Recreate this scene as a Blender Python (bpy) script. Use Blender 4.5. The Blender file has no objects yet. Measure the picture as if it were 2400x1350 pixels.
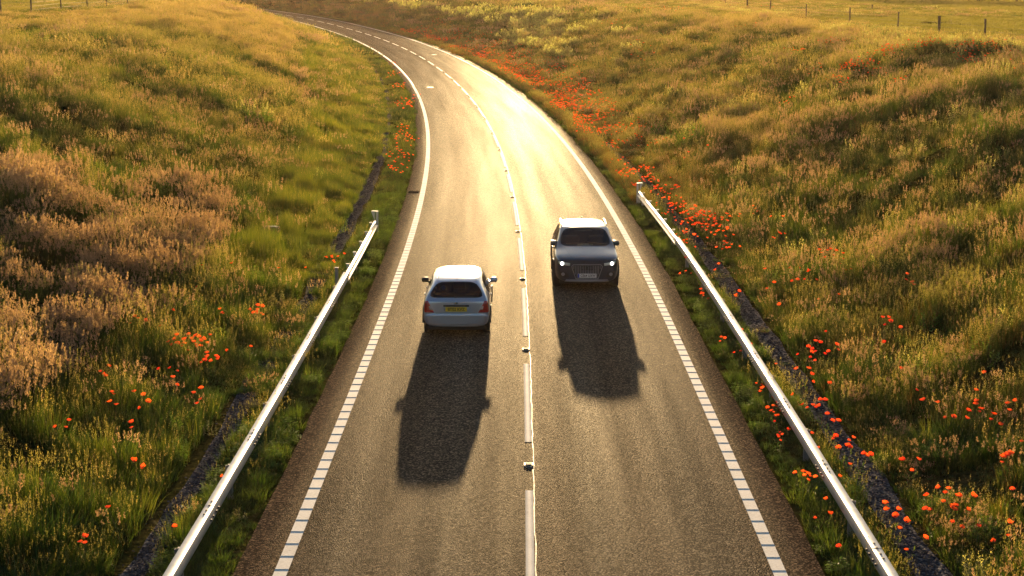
import bpy, bmesh, math, random
import numpy as np
from mathutils import Vector, Matrix
from mathutils.bvhtree import BVHTree

# ------------------------------------------------------------------ camera, light, exposure
scene = bpy.context.scene
COL = scene.collection
CAM_H, PITCH, FPX = 8.523, math.radians(10.915), 3770.0
cam_data = bpy.data.cameras.new('camera')
cam_data.sensor_width = 36.0
cam_data.lens = FPX / 2400.0 * 36.0
cam_data.clip_start, cam_data.clip_end = 0.5, 4000
cam = bpy.data.objects.new('camera', cam_data)
COL.objects.link(cam)
cam.location = (0, 0, CAM_H)
cam.rotation_euler = (math.pi / 2 - PITCH, 0, 0)
scene.camera = cam

SUN_EL, SUN_AZ = math.radians(6.05), math.radians(0.4)
world = bpy.data.worlds.new('World')
scene.world = world
world.use_nodes = True
wn = world.node_tree.nodes
sky = wn.new('ShaderNodeTexSky')
sky.sky_type = 'NISHITA'
sky.sun_disc = False
sky.sun_elevation = SUN_EL
sky.sun_rotation = SUN_AZ
sky.air_density, sky.dust_density, sky.ozone_density = 1.0, 1.0, 1.6
wn['Background'].inputs['Strength'].default_value = 0.07
world.node_tree.links.new(sky.outputs[0], wn['Background'].inputs['Color'])

sun_data = bpy.data.lights.new('sun', 'SUN')
sun_data.energy = 5.0
sun_data.angle = math.radians(0.55)
sun_data.color = (1.0, 0.69, 0.37)
sun = bpy.data.objects.new('sun', sun_data)
COL.objects.link(sun)
sun.rotation_euler = (-(math.pi / 2 - SUN_EL), 0, -SUN_AZ)
sun.location = (0, 60, 40)

scene.view_settings.view_transform = 'Standard'
scene.view_settings.look = 'None'
scene.view_settings.exposure = 1.62
scene.view_settings.gamma = 1.0
scene.view_settings.use_curve_mapping = False
scene.render.engine = 'CYCLES'
scene.cycles.max_bounces = 6
scene.cycles.transparent_max_bounces = 8

rng = np.random.default_rng(11)
random.seed(11)

# ------------------------------------------------------------------ the line of the road and the lie of the land
YS = [-20, 20, 40, 60, 80, 100, 120, 140, 160, 180, 200, 220, 240, 260, 280, 300, 330, 380, 700]
MS = [.02, .008, .0002, -.0214, -.0446, -.0686, -.0932, -.1184, -.144, -.1702, -.1971, -.2248, -.2537, -.288, -.33, -.38, -.46, -.60, -.9]
ZY = [-20, 20, 40, 60, 80, 100, 120, 140, 160, 180, 200, 220, 240, 260, 280, 300, 330, 380, 700]
ZV = [0, 0, -.02, -.12, -.15, -.13, -.05, .09, .26, .46, .67, .87, 1.07, 1.35, 1.65, 1.95, 2.4, 3.1, 5.0]
CY = np.arange(-40, 700.1, .5)
CM = np.interp(CY, YS, MS)
CX = np.concatenate([[0], np.cumsum((CM[1:] + CM[:-1]) * .25)])
CX += .33 - np.interp(40, CY, CX)
CZ = np.convolve(np.pad(np.interp(CY, ZY, ZV), 20, mode='edge'), np.ones(41) / 41, 'valid')
CT = -np.arctan(CM)
CS = np.concatenate([[0], np.cumsum(np.hypot(np.diff(CX), np.diff(CY)))])
S0 = np.interp(0, CY, CS)

def road_pt(y, d, dz=0.0):
    """world point at centreline parameter y and offset d (right positive)"""
    x, t, z = np.interp(y, CY, CX), np.interp(y, CY, CT), np.interp(y, CY, CZ)
    return x + d * np.cos(t), y + d * np.sin(t), z + dz

def y_at_s(s):
    return np.interp(np.asarray(s) + S0, CS, CY)

def sd(X, Y):
    X = np.asarray(X, float); Y = np.asarray(Y, float)
    Yc = Y.copy()
    for _ in range(7):
        xc, t = np.interp(Yc, CY, CX), np.interp(Yc, CY, CT)
        e = -(X - xc) * np.sin(t) + (Y - Yc) * np.cos(t)
        Yc = np.clip(Yc + e * np.cos(t), -40, 700)
    xc, t = np.interp(Yc, CY, CX), np.interp(Yc, CY, CT)
    return Yc, (X - xc) * np.cos(t) + (Y - Yc) * np.sin(t)

_T = np.random.default_rng(5).random((256, 256))
def vnoise(x, y, o=0):
    x = np.asarray(x, float) + 37.3 * o + 900; y = np.asarray(y, float) + 91.7 * o + 900
    xi, yi = np.floor(x).astype(int), np.floor(y).astype(int)
    fx, fy = x - xi, y - yi
    fx, fy = fx * fx * (3 - 2 * fx), fy * fy * (3 - 2 * fy)
    g = lambda a, b: _T[a & 255, b & 255]
    return ((g(xi, yi) * (1 - fx) + g(xi + 1, yi) * fx) * (1 - fy) + (g(xi, yi + 1) * (1 - fx) + g(xi + 1, yi + 1) * fx) * fy) * 2 - 1
def sst(a, b, x):
    t = np.clip((x - a) / (b - a), 0, 1)
    return t * t * (3 - 2 * t)

LE = [0, 4.25, 4.6, 5.2, 5.6, 6.3, 7.0, 9, 12, 17, 22, 35, 60, 500]
LZ = [-.12, -.12, -.01, -.04, -.16, -.14, 0, .35, 1.5, 3.5, 4.6, 5.75, 5.8, 6.2]
RE = [0, 4.25, 4.6, 5.2, 5.6, 6.4, 7.1, 9, 12, 17, 22, 33, 60, 500]
RZ = [-.12, -.12, -.01, -.04, -.15, -.13, 0, .4, 1.4, 3.2, 4.25, 4.45, 4.25, 4.0]
RF = [0, 4.25, 4.6, 5.2, 5.6, 6.4, 7.1, 9, 12, 17, 22, 33, 60, 500]
RG = [-.12, -.12, -.01, -.04, -.12, -.1, 0, .9, 2.2, 4.2, 4.7, 4.7, 4.4, 4.0]
HUMPS = [  # x, y, height, radius x, radius y : the knolls that show in the photograph
    (23.5, 84, .75, 5.5, 3.2), (16.5, 71, .35, 4, 2.5), (8.3, 60.5, .0, 3, 2), (12.3, 75, .55, 3.2, 1.6),
    (-13.5, 78, .45, 2.4, 2.0), (-11.5, 43, .35, 3, 2.2), (-22, 92, .4, 5, 4)]
def ground_z(X, Y, Yc=None, d=None):
    X = np.asarray(X, float); Y = np.asarray(Y, float)
    if Yc is None:
        Yc, d = sd(X, Y)
    e = np.abs(d)
    zl = np.interp(e, LE, LZ)
    k = sst(190, 250, Yc)
    zr = np.interp(e, RE, RZ) * (1 - k) + np.interp(e, RF, RG) * k
    z = np.where(d < 0, zl, zr)
    a = sst(7, 13, e)
    far = 1 - .93 * sst(27, 36, e)
    z = z + a * far * (24e-2 * vnoise(X / 9, Y / 9, 1) + .15 * vnoise(X / 3.6, Y / 3.6, 2)) + sst(6.8, 9.5, e) * far * .17 * vnoise(X / 1.3, Y / 1.3, 3)
    z = z + .02 * sst(4.4, 5, e) * vnoise(X / .8, Y / .8, 4)
    for hx, hy, hh, rx, ry in HUMPS:
        z = z + hh * np.exp(-(((X - hx) / rx) ** 2 + ((Y - hy) / ry) ** 2))
    return z + np.interp(Yc, CY, CZ) * (1 - .8 * sst(8, 26, e))

SP, CP = math.sin(PITCH), math.cos(PITCH)
def project(X, Y, Z):
    zc = Y * CP - (Z - CAM_H) * SP
    return 1200 + FPX * X / zc, 675 - FPX * ((Z - CAM_H) * CP + Y * SP) / zc, zc

def spot(px, py):
    """the ground point seen at pixel (px, py) of the 2400 px wide photograph"""
    u, v = (px - 1200) / FPX, (py - 675) / FPX
    dx, dy, dz = u, CP - v * SP, -SP - v * CP
    t = np.linspace(14, 420, 3000)
    X, Y, Z = dx * t, dy * t, CAM_H + dz * t
    f = Z - ground_z(X, Y)
    i = np.argmax(f < 0)
    if f[i] >= 0: i = len(t) - 1
    if i > 0:
        k = f[i - 1] / (f[i - 1] - f[i] + 1e-9)
        tt = t[i - 1] + (t[i] - t[i - 1]) * k
    else: tt = t[0]
    return dx * tt, dy * tt, float(ground_z(dx * tt, dy * tt))

def in_poly(X, Y, poly):
    X = np.asarray(X); Y = np.asarray(Y)
    c = np.zeros(X.shape, bool)
    n = len(poly)
    for i in range(n):
        x1, y1 = poly[i]; x2, y2 = poly[(i + 1) % n]
        if y1 == y2: continue
        c ^= ((Y < y1) != (Y < y2)) & (X < (x2 - x1) * (Y - y1) / (y2 - y1) + x1)
    return c
def zone(pxs):
    return [spot(a, b)[:2] for a, b in pxs]

# ------------------------------------------------------------------ materials
def new_mat(name):
    m = bpy.data.materials.new(name); m.use_nodes = True
    n = m.node_tree.nodes; l = m.node_tree.links
    return m, n, l, n['Principled BSDF']
def nd(n, t, **kw):
    x = n.new(t)
    for k, v in kw.items():
        if k in x.inputs: x.inputs[k].default_value = v
        else: setattr(x, k, v)
    return x
def ramp(n, stops, interp='LINEAR'):
    r = n.new('ShaderNodeValToRGB'); cr = r.color_ramp; cr.interpolation = interp
    while len(cr.elements) < len(stops): cr.elements.new(0.5)
    for e, (p, c) in zip(cr.elements, stops):
        e.position = p; e.color = (*c, 1) if len(c) == 3 else c
    return r
def plain(name, col, rough=.5, metal=0.0, coat=0.0, spec=.5, noise=0.0, nscale=20, emit=None, es=0):
    m, n, l, b = new_mat(name)
    b.inputs['Base Color'].default_value = (*col, 1); b.inputs['Roughness'].default_value = rough
    b.inputs['Metallic'].default_value = metal; b.inputs['Coat Weight'].default_value = coat
    b.inputs['Coat Roughness'].default_value = .04
    b.inputs['Specular IOR Level'].default_value = spec
    if noise:
        tc = n.new('ShaderNodeTexCoord'); t = nd(n, 'ShaderNodeTexNoise', Scale=nscale, Detail=6.0)
        l.new(tc.outputs['Object'], t.inputs['Vector'])
        r = ramp(n, [(.3, tuple(c * (1 - noise) for c in col)), (.7, tuple(min(1, c * (1 + noise)) for c in col))])
        l.new(t.outputs['Fac'], r.inputs[0]); l.new(r.outputs[0], b.inputs['Base Color'])
        mr = nd(n, 'ShaderNodeMapRange'); mr.inputs[3].default_value = rough * .8; mr.inputs[4].default_value = min(1, rough * 1.2)
        l.new(t.outputs['Fac'], mr.inputs[0]); l.new(mr.outputs[0], b.inputs['Roughness'])
    if emit:
        b.inputs['Emission Color'].default_value = (*emit, 1); b.inputs['Emission Strength'].default_value = es
    return m

def leaf_mat(name, ca, cb, tr=.5, cc=None, tcol=1.25, loc_scale=.22):
    """thin leaf: diffuse + translucent; colour varies per plant and with where the plant grows"""
    m, n, l, b = new_mat(name)
    n.remove(b)
    oi = n.new('ShaderNodeObjectInfo')
    ge = n.new('ShaderNodeNewGeometry')
    t = nd(n, 'ShaderNodeTexNoise', Scale=loc_scale, Detail=3.0)
    l.new(ge.outputs['Position'], t.inputs['Vector'])
    a = nd(n, 'ShaderNodeMath', operation='MULTIPLY_ADD'); a.inputs[1].default_value = 1.7; a.inputs[2].default_value = -.62
    l.new(t.outputs['Fac'], a.inputs[0])
    a2 = nd(n, 'ShaderNodeMath', operation='MULTIPLY_ADD'); a2.inputs[1].default_value = .55
    l.new(oi.outputs['Random'], a2.inputs[0]); l.new(a.outputs[0], a2.inputs[2]); a2.use_clamp = True
    r = ramp(n, [(0, ca), (1, cb)] if cc is None else [(0, ca), (.5, cc), (1, cb)])
    l.new(a2.outputs[0], r.inputs[0])
    df = n.new('ShaderNodeBsdfDiffuse'); tl = n.new('ShaderNodeBsdfTranslucent')
    l.new(r.outputs[0], df.inputs[0])
    mm = nd(n, 'ShaderNodeMix', data_type='RGBA', blend_type='MULTIPLY'); mm.inputs[0].default_value = 1
    l.new(r.outputs[0], mm.inputs[6]); mm.inputs[7].default_value = (tcol * 1.1, tcol * 1.06, tcol * .46, 1)
    l.new(mm.outputs[2], tl.inputs[0])
    mx = n.new('ShaderNodeMixShader'); mx.inputs[0].default_value = tr
    l.new(df.outputs[0], mx.inputs[1]); l.new(tl.outputs[0], mx.inputs[2])
    gl = nd(n, 'ShaderNodeBsdfGlossy', Roughness=.45); gl.inputs[0].default_value = (1, 1, 1, 1)
    mx2 = n.new('ShaderNodeMixShader'); mx2.inputs[0].default_value = .035
    l.new(mx.outputs[0], mx2.inputs[1]); l.new(gl.outputs[0], mx2.inputs[2])
    l.new(mx2.outputs[0], n['Material Output'].inputs['Surface'])
    return m

M = {}
# ground litter under the vegetation
m, n, l, b = new_mat('soil_and_litter')
ge = n.new('ShaderNodeNewGeometry')
t1 = nd(n, 'ShaderNodeTexNoise', Scale=.35, Detail=8.0); t2 = nd(n, 'ShaderNodeTexNoise', Scale=7.0, Detail=8.0)
l.new(ge.outputs['Position'], t1.inputs['Vector']); l.new(ge.outputs['Position'], t2.inputs['Vector'])
r1 = ramp(n, [(.3, (.030, .036, .010)), (.55, (.055, .050, .018)), (.75, (.085, .068, .026))])
l.new(t1.outputs['Fac'], r1.inputs[0])
r2 = ramp(n, [(.3, (.35, .35, .35)), (.7, (1.25, 1.2, 1.1))]); l.new(t2.outputs['Fac'], r2.inputs[0])
mm = nd(n, 'ShaderNodeMix', data_type='RGBA', blend_type='MULTIPLY'); mm.inputs[0].default_value = 1
l.new(r1.outputs[0], mm.inputs[6]); l.new(r2.outputs[0], mm.inputs[7]); l.new(mm.outputs[2], b.inputs['Base Color'])
b.inputs['Roughness'].default_value = 1; b.inputs['Specular IOR Level'].default_value = 0
bp = nd(n, 'ShaderNodeBump', Strength=.8, Distance=.12); l.new(t2.outputs['Fac'], bp.inputs['Height']); l.new(bp.outputs[0], b.inputs['Normal'])
M['soil'] = m

# asphalt: UV = (offset from the centre line, distance along), both in metres
m, n, l, b = new_mat('asphalt')
uv = n.new('ShaderNodeUVMap'); uv.uv_map = 'road'
ge = n.new('ShaderNodeNewGeometry')
sx = n.new('ShaderNodeSeparateXYZ'); l.new(uv.outputs[0], sx.inputs[0])
# lateral bands: d from -4.6 to 4.6 -> 0..1
def dp(d): return (d + 4.6) / 9.2
wob = nd(n, 'ShaderNodeTexNoise', Scale=.12, Detail=3.0); l.new(ge.outputs['Position'], wob.inputs['Vector'])
wm = nd(n, 'ShaderNodeMath', operation='MULTIPLY_ADD'); wm.inputs[1].default_value = .5; wm.inputs[2].default_value = -.25
l.new(wob.outputs['Fac'], wm.inputs[0])
ad = nd(n, 'ShaderNodeMath', operation='ADD'); l.new(sx.outputs[0], ad.inputs[0]); l.new(wm.outputs[0], ad.inputs[1])
mp = nd(n, 'ShaderNodeMapRange'); mp.inputs[1].default_value = -4.6; mp.inputs[2].default_value = 4.6
l.new(ad.outputs[0], mp.inputs[0])
track = [(-4.6, 0), (-3.75, .05), (-3.5, .5), (-2.9, .85), (-2.1, .5), (-1.35, .9), (-.7, .6), (0, .45), (.35, .1), (.75, .55), (1.05, 1.0), (1.9, .55), (2.75, 1.0), (3.4, .6), (3.8, .1), (4.6, 0)]
rt = ramp(n, [(dp(a), (v, v, v)) for a, v in track])
l.new(mp.outputs[0], rt.inputs[0])
st = nd(n, 'ShaderNodeMapping'); st.inputs['Scale'].default_value = (1.6, .05, 1); l.new(uv.outputs[0], st.inputs[0])
sn = nd(n, 'ShaderNodeTexNoise', Scale=1.0, Detail=5.0, Roughness=.6); l.new(st.outputs[0], sn.inputs['Vector'])
big = nd(n, 'ShaderNodeTexNoise', Scale=.5, Detail=6.0); l.new(ge.outputs['Position'], big.inputs['Vector'])
ag = nd(n, 'ShaderNodeTexVoronoi', Scale=40.0); l.new(ge.outputs['Position'], ag.inputs['Vector'])
ag2 = nd(n, 'ShaderNodeTexNoise', Scale=26.0, Detail=6.0, Roughness=.75); l.new(ge.outputs['Position'], ag2.inputs['Vector'])
agc = ramp(n, [(0, (.014, .012, .010)), (.35, (.036, .030, .024)), (.7, (.080, .066, .050)), (1, (.28, .23, .17))])
sp = nd(n, 'ShaderNodeSeparateColor'); l.new(ag.outputs['Color'], sp.inputs[0]); l.new(sp.outputs[0], agc.inputs[0])
tm = nd(n, 'ShaderNodeMix', data_type='RGBA', blend_type='MULTIPLY'); tm.inputs[0].default_value = 1
tr_ = ramp(n, [(0, (.96, .76, .64)), (1, (1.08, 1.05, 1.0))]); l.new(rt.outputs[0], tr_.inputs[0])
l.new(agc.outputs[0], tm.inputs[6]); l.new(tr_.outputs[0], tm.inputs[7])
tm2 = nd(n, 'ShaderNodeMix', data_type='RGBA', blend_type='MULTIPLY'); tm2.inputs[0].default_value = 1
sr = ramp(n, [(.3, (.74, .74, .74)), (.7, (1.2, 1.2, 1.2))]); l.new(sn.outputs['Fac'], sr.inputs[0])
l.new(tm.outputs[2], tm2.inputs[6]); l.new(sr.outputs[0], tm2.inputs[7])
l.new(tm2.outputs[2], b.inputs['Base Color'])
# a rough diffuse stone surface with a thin glossy share from the polished wheel tracks
gf = nd(n, 'ShaderNodeMapRange'); gf.inputs[3].default_value = .0054; gf.inputs[4].default_value = .0066
l.new(rt.outputs[0], gf.inputs[0])
gm = nd(n, 'ShaderNodeMapRange'); gm.inputs[1].default_value = .3; gm.inputs[2].default_value = .7; gm.inputs[3].default_value = .65; gm.inputs[4].default_value = 1.35
l.new(sn.outputs['Fac'], gm.inputs[0])
g4 = nd(n, 'ShaderNodeMath', operation='MULTIPLY'); l.new(gf.outputs[0], g4.inputs[0]); l.new(gm.outputs[0], g4.inputs[1])
gg = nd(n, 'ShaderNodeMapRange'); gg.inputs[3].default_value = .5; gg.inputs[4].default_value = 1.5; l.new(sp.outputs[1], gg.inputs[0])
g6 = nd(n, 'ShaderNodeMath', operation='MULTIPLY'); l.new(g4.outputs[0], g6.inputs[0]); l.new(gg.outputs[0], g6.inputs[1])
lw = nd(n, 'ShaderNodeLayerWeight', Blend=.5); g7 = nd(n, 'ShaderNodeMath', operation='POWER'); g7.inputs[1].default_value = 4.0; l.new(lw.outputs['Facing'], g7.inputs[0])
g8 = nd(n, 'ShaderNodeMath', operation='MULTIPLY'); g8.inputs[1].default_value = 5.2; l.new(g7.outputs[0], g8.inputs[0])
g5 = nd(n, 'ShaderNodeMath', operation='MULTIPLY'); l.new(g6.outputs[0], g5.inputs[0]); l.new(g8.outputs[0], g5.inputs[1])
asp_mix = n.new('ShaderNodeMixShader'); asp_gl = nd(n, 'ShaderNodeBsdfGlossy', Roughness=.43); asp_gl.inputs[0].default_value = (1, .97, .84, 1)
l.new(g5.outputs[0], asp_mix.inputs[0])
h1 = nd(n, 'ShaderNodeMath', operation='MULTIPLY_ADD'); h1.inputs[1].default_value = -.9; l.new(ag.outputs['Distance'], h1.inputs[0]); l.new(ag2.outputs['Fac'], h1.inputs[2])
bp = nd(n, 'ShaderNodeBump', Strength=.7, Distance=.013); l.new(h1.outputs[0], bp.inputs['Height'])
asp_df = n.new('ShaderNodeBsdfDiffuse'); l.new(tm2.outputs[2], asp_df.inputs[0])
l.new(bp.outputs[0], asp_df.inputs['Normal']); l.new(bp.outputs[0], asp_gl.inputs['Normal'])
l.new(asp_df.outputs[0], asp_mix.inputs[1]); l.new(asp_gl.outputs[0], asp_mix.inputs[2])
l.new(asp_mix.outputs[0], n['Material Output'].inputs['Surface']); n.remove(b)
M['asphalt'] = m

# road paint, worn
m, n, l, b = new_mat('road_paint')
ge = n.new('ShaderNodeNewGeometry')
t = nd(n, 'ShaderNodeTexNoise', Scale=30.0, Detail=8.0, Roughness=.7); l.new(ge.outputs['Position'], t.inputs['Vector'])
t2 = nd(n, 'ShaderNodeTexNoise', Scale=2.0, Detail=4.0); l.new(ge.outputs['Position'], t2.inputs['Vector'])
ma = nd(n, 'ShaderNodeMath', operation='MULTIPLY_ADD'); ma.inputs[1].default_value = .6; l.new(t2.outputs['Fac'], ma.inputs[0]); l.new(t.outputs['Fac'], ma.inputs[2])
r = ramp(n, [(.45, (.12, .10, .085)), (.60, (.52, .50, .46)), (.9, (.74, .72, .68))]); l.new(ma.outputs[0], r.inputs[0]); l.new(r.outputs[0], b.inputs['Base Color'])
b.inputs['Roughness'].default_value = .8; b.inputs['Specular IOR Level'].default_value = .12
bp = nd(n, 'ShaderNodeBump', Strength=.3, Distance=.004); l.new(t.outputs['Fac'], bp.inputs['Height']); l.new(bp.outputs[0], b.inputs['Normal'])
M['paint'] = m
M['sealant'] = plain('joint_sealant', (.12, .105, .085), .62, spec=.15, noise=.5, nscale=12)

# gravel bed
m, n, l, b = new_mat('gravel_bed')
ge = n.new('ShaderNodeNewGeometry')
v = nd(n, 'ShaderNodeTexVoronoi', Scale=16.0); l.new(ge.outputs['Position'], v.inputs['Vector'])
sp = nd(n, 'ShaderNodeSeparateColor'); l.new(v.outputs['Color'], sp.inputs[0])
r = ramp(n, [(0, (.04, .041, .047)), (.6, (.09, .09, .098)), (1, (.17, .165, .17))]); l.new(sp.outputs[0], r.inputs[0]); l.new(r.outputs[0], b.inputs['Base Color'])
bp = nd(n, 'ShaderNodeBump', Strength=1.0, Distance=.05, invert=True); l.new(v.outputs['Distance'], bp.inputs['Height']); l.new(bp.outputs[0], b.inputs['Normal'])
b.inputs['Roughness'].default_value = 1; b.inputs['Specular IOR Level'].default_value = 0
M['gravel'] = m
m, n, l, b = new_mat('gravel_stone')
oi = n.new('ShaderNodeObjectInfo')
r = ramp(n, [(0, (.022, .023, .027)), (.7, (.060, .060, .068)), (1, (.13, .125, .13))]); l.new(oi.outputs['Random'], r.inputs[0]); l.new(r.outputs[0], b.inputs['Base Color'])
b.inputs['Roughness'].default_value = 1; b.inputs['Specular IOR Level'].default_value = .0
M['stone'] = m

M['galv'] = plain('galvanised_steel', (.42, .43, .44), .42, .45, noise=.16, nscale=5)
M['galv_old'] = plain('dull_galvanised_steel', (.22, .22, .22), .6, .5, noise=.25, nscale=9)
M['dull'] = plain('dull_iron', (.03, .026, .022), 1.0, spec=0)
M['bolt'] = plain('dark_bolt', (.045, .04, .04), .55, .4)
M['wood'] = plain('weathered_post_wood', (.085, .062, .05), .9, noise=.4, nscale=14)
M['wire'] = plain('fence_wire', (.14, .12, .1), .5, .6)
M['cast'] = plain('cast_iron', (.15, .13, .11), .6, .2, noise=.3, nscale=30)
M['rubber'] = plain('black_rubber', (.02, .02, .021), .75, noise=.25, nscale=30)
M['cover'] = plain('worn_iron', (.24, .21, .17), .5, .5)
M['lens'] = plain('glass_lens', (.7, .7, .65), .1, spec=1.0)
M['concrete'] = plain('concrete', (.12, .095, .07), 1.0, spec=0, noise=.25, nscale=12)
M['stick'] = plain('brown_stem', (.10, .075, .03), .8)

# ------------------------------------------------------------------ mesh helpers
def mesh_obj(name, verts, faces, mats, parent=None, smooth=False, midx=None, link=True):
    me = bpy.data.meshes.new(name)
    me.from_pydata([tuple(map(float, v)) for v in verts], [], faces)
    for mt in (mats if isinstance(mats, (list, tuple)) else [mats]): me.materials.append(mt)
    if midx is not None: me.polygons.foreach_set('material_index', np.asarray(midx, dtype=np.int32))
    if smooth: me.polygons.foreach_set('use_smooth', [True] * len(me.polygons))
    me.update()
    o = bpy.data.objects.new(name, me)
    if link: COL.objects.link(o)
    if parent is not None: o.parent = parent
    return o
def bm_obj(name, bm, mats, parent=None, smooth=False):
    me = bpy.data.meshes.new(name); bm.normal_update(); bm.to_mesh(me); bm.free()
    for mt in (mats if isinstance(mats, (list, tuple)) else [mats]): me.materials.append(mt)
    if smooth: me.polygons.foreach_set('use_smooth', [True] * len(me.polygons))
    o = bpy.data.objects.new(name, me); COL.objects.link(o)
    if parent is not None: o.parent = parent
    return o
def bx(bm, c, s, rot=None, mi=0, bevel=0.0):
    r = bmesh.ops.create_cube(bm, size=1.0)
    vs = r['verts']
    mat = Matrix.Translation(c) @ (rot.to_4x4() if rot is not None else Matrix.Identity(4)) @ Matrix.Diagonal((*s, 1))
    bmesh.ops.transform(bm, matrix=mat, verts=vs)
    fs = {f for v_ in vs for f in v_.link_faces}
    for f in fs: f.material_index = mi
    if bevel:
        es = list({e for v_ in vs for e in v_.link_edges})
        bmesh.ops.bevel(bm, geom=es, offset=bevel, segments=2, affect='EDGES', profile=.5)
def tag(o, label=None, cat=None, group=None, kind=None):
    if label: o['label'] = label
    if cat: o['category'] = cat
    if group: o['group'] = group
    if kind: o['kind'] = kind
    return o
def empty(name, loc, rz=0.0):
    o = bpy.data.objects.new(name, None); COL.objects.link(o)
    o.location = loc; o.rotation_euler = (0, 0, rz); o.empty_display_size = .2
    return o
def grid_mesh(name, P, mat, parent=None, uvs=None, smooth=True):
    """P: (rows, cols, 3)"""
    R, C = P.shape[:2]
    me = bpy.data.meshes.new(name)
    idx = np.arange(R * C).reshape(R, C)
    q = np.stack([idx[:-1, :-1], idx[:-1, 1:], idx[1:, 1:], idx[1:, :-1]], -1).reshape(-1, 4)
    me.vertices.add(R * C); me.vertices.foreach_set('co', P.reshape(-1).astype(np.float32))
    me.loops.add(q.size); me.loops.foreach_set('vertex_index', q.reshape(-1).astype(np.int32))
    me.polygons.add(len(q)); me.polygons.foreach_set('loop_start', np.arange(0, q.size, 4, dtype=np.int32))
    me.polygons.foreach_set('loop_total', np.full(len(q), 4, dtype=np.int32))
    me.update(calc_edges=True)
    if smooth: me.polygons.foreach_set('use_smooth', np.ones(len(q), bool))
    if uvs is not None:
        u = me.uv_layers.new(name='road'); u.data.foreach_set('uv', uvs.reshape(-1, 2)[q.reshape(-1)].reshape(-1).astype(np.float32))
    me.materials.append(mat)
    o = bpy.data.objects.new(name, me); COL.objects.link(o)
    if parent is not None: o.parent = parent
    return o

# ------------------------------------------------------------------ the ground
ycs = np.concatenate([np.arange(-40, 130, .6), np.arange(130, 260, 1.2), np.arange(260, 480, 3), np.arange(480, 701, 15)])
dh = np.concatenate([np.arange(4.0, 9, .25), np.arange(9, 26, .5), np.arange(26, 46, 1.2), np.array([48, 52, 58, 66, 76, 90, 110, 140, 180, 230, 300, 400, 560])])
ds_ = np.concatenate([-dh[::-1], [-2, 0, 2], dh])
def strip_grid(ycs, dd):
    x, t = np.interp(ycs, CY, CX)[:, None], np.interp(ycs, CY, CT)[:, None]
    X = x + dd[None] * np.cos(t); Y = ycs[:, None] + dd[None] * np.sin(t)
    return X, Y
X, Y = strip_grid(ycs, ds_)
Yc = np.repeat(ycs[:, None], len(ds_), 1); D = np.repeat(ds_[None], len(ycs), 0)
Z = ground_z(X, Y, Yc, D)
ground = grid_mesh('ground', np.stack([X, Y, Z], -1), M['soil'])
tag(ground, 'rough earth and litter of the cutting and the fields above it', kind='structure')

# ------------------------------------------------------------------ the road
yr = np.concatenate([np.arange(-38, 120, .5), np.arange(120, 480, 2)])
nd_ = np.concatenate([[-4.36], np.linspace(-4.3, 4.3, 19), [4.36]])
X, Y = strip_grid(yr, nd_)
edge = .018 * vnoise(yr / .9, yr * 0, 7) + .012 * vnoise(yr / .25, yr * 0, 8) + .04 * vnoise(yr / 9, yr * 0, 6)
t_ = np.interp(yr, CY, CT)
for c_, sg in ((0, -1), (1, -1), (-1, 1), (-2, 1)):
    off = edge if sg > 0 else np.roll(edge, 37)
    X[:, c_] += off * np.cos(t_); Y[:, c_] += off * np.sin(t_)
Z = np.interp(yr, CY, CZ)[:, None] - .0 * nd_[None] + .03 * (1 - (np.abs(nd_[None]) / 4.3) ** 2) - .03
Z[:, 0] -= .12; Z[:, -1] -= .12
sarc = np.interp(yr, CY, CS) - S0
UV = np.stack([np.repeat(nd_[None], len(yr), 0), np.repeat(sarc[:, None], len(nd_), 1)], -1)
road = grid_mesh('road', np.stack([X, Y, Z], -1), M['asphalt'], uvs=UV)
tag(road, 'two lane asphalt road bending left', kind='structure')
def road_z(y, d): return np.interp(y, CY, CZ) + .03 * (1 - (abs(d) / 4.3) ** 2) - .03

def ribbon(name, s0, s1, d0, d1, dz, mat, parent, step=1.5, th=.0):
    n_ = max(2, int((s1 - s0) / step) + 1)
    ss = np.linspace(s0, s1, n_); yy = y_at_s(ss)
    rows = []
    for d in (d0, d0, d1, d1):
        x, y, _ = road_pt(yy, d); rows.append(np.stack([x, y, road_z(yy, d) + dz], -1))
    P = np.stack(rows, 1); P[:, 0, 2] -= dz + .004; P[:, 3, 2] -= dz + .004
    return grid_mesh(name, P, mat, parent, smooth=False)

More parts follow.
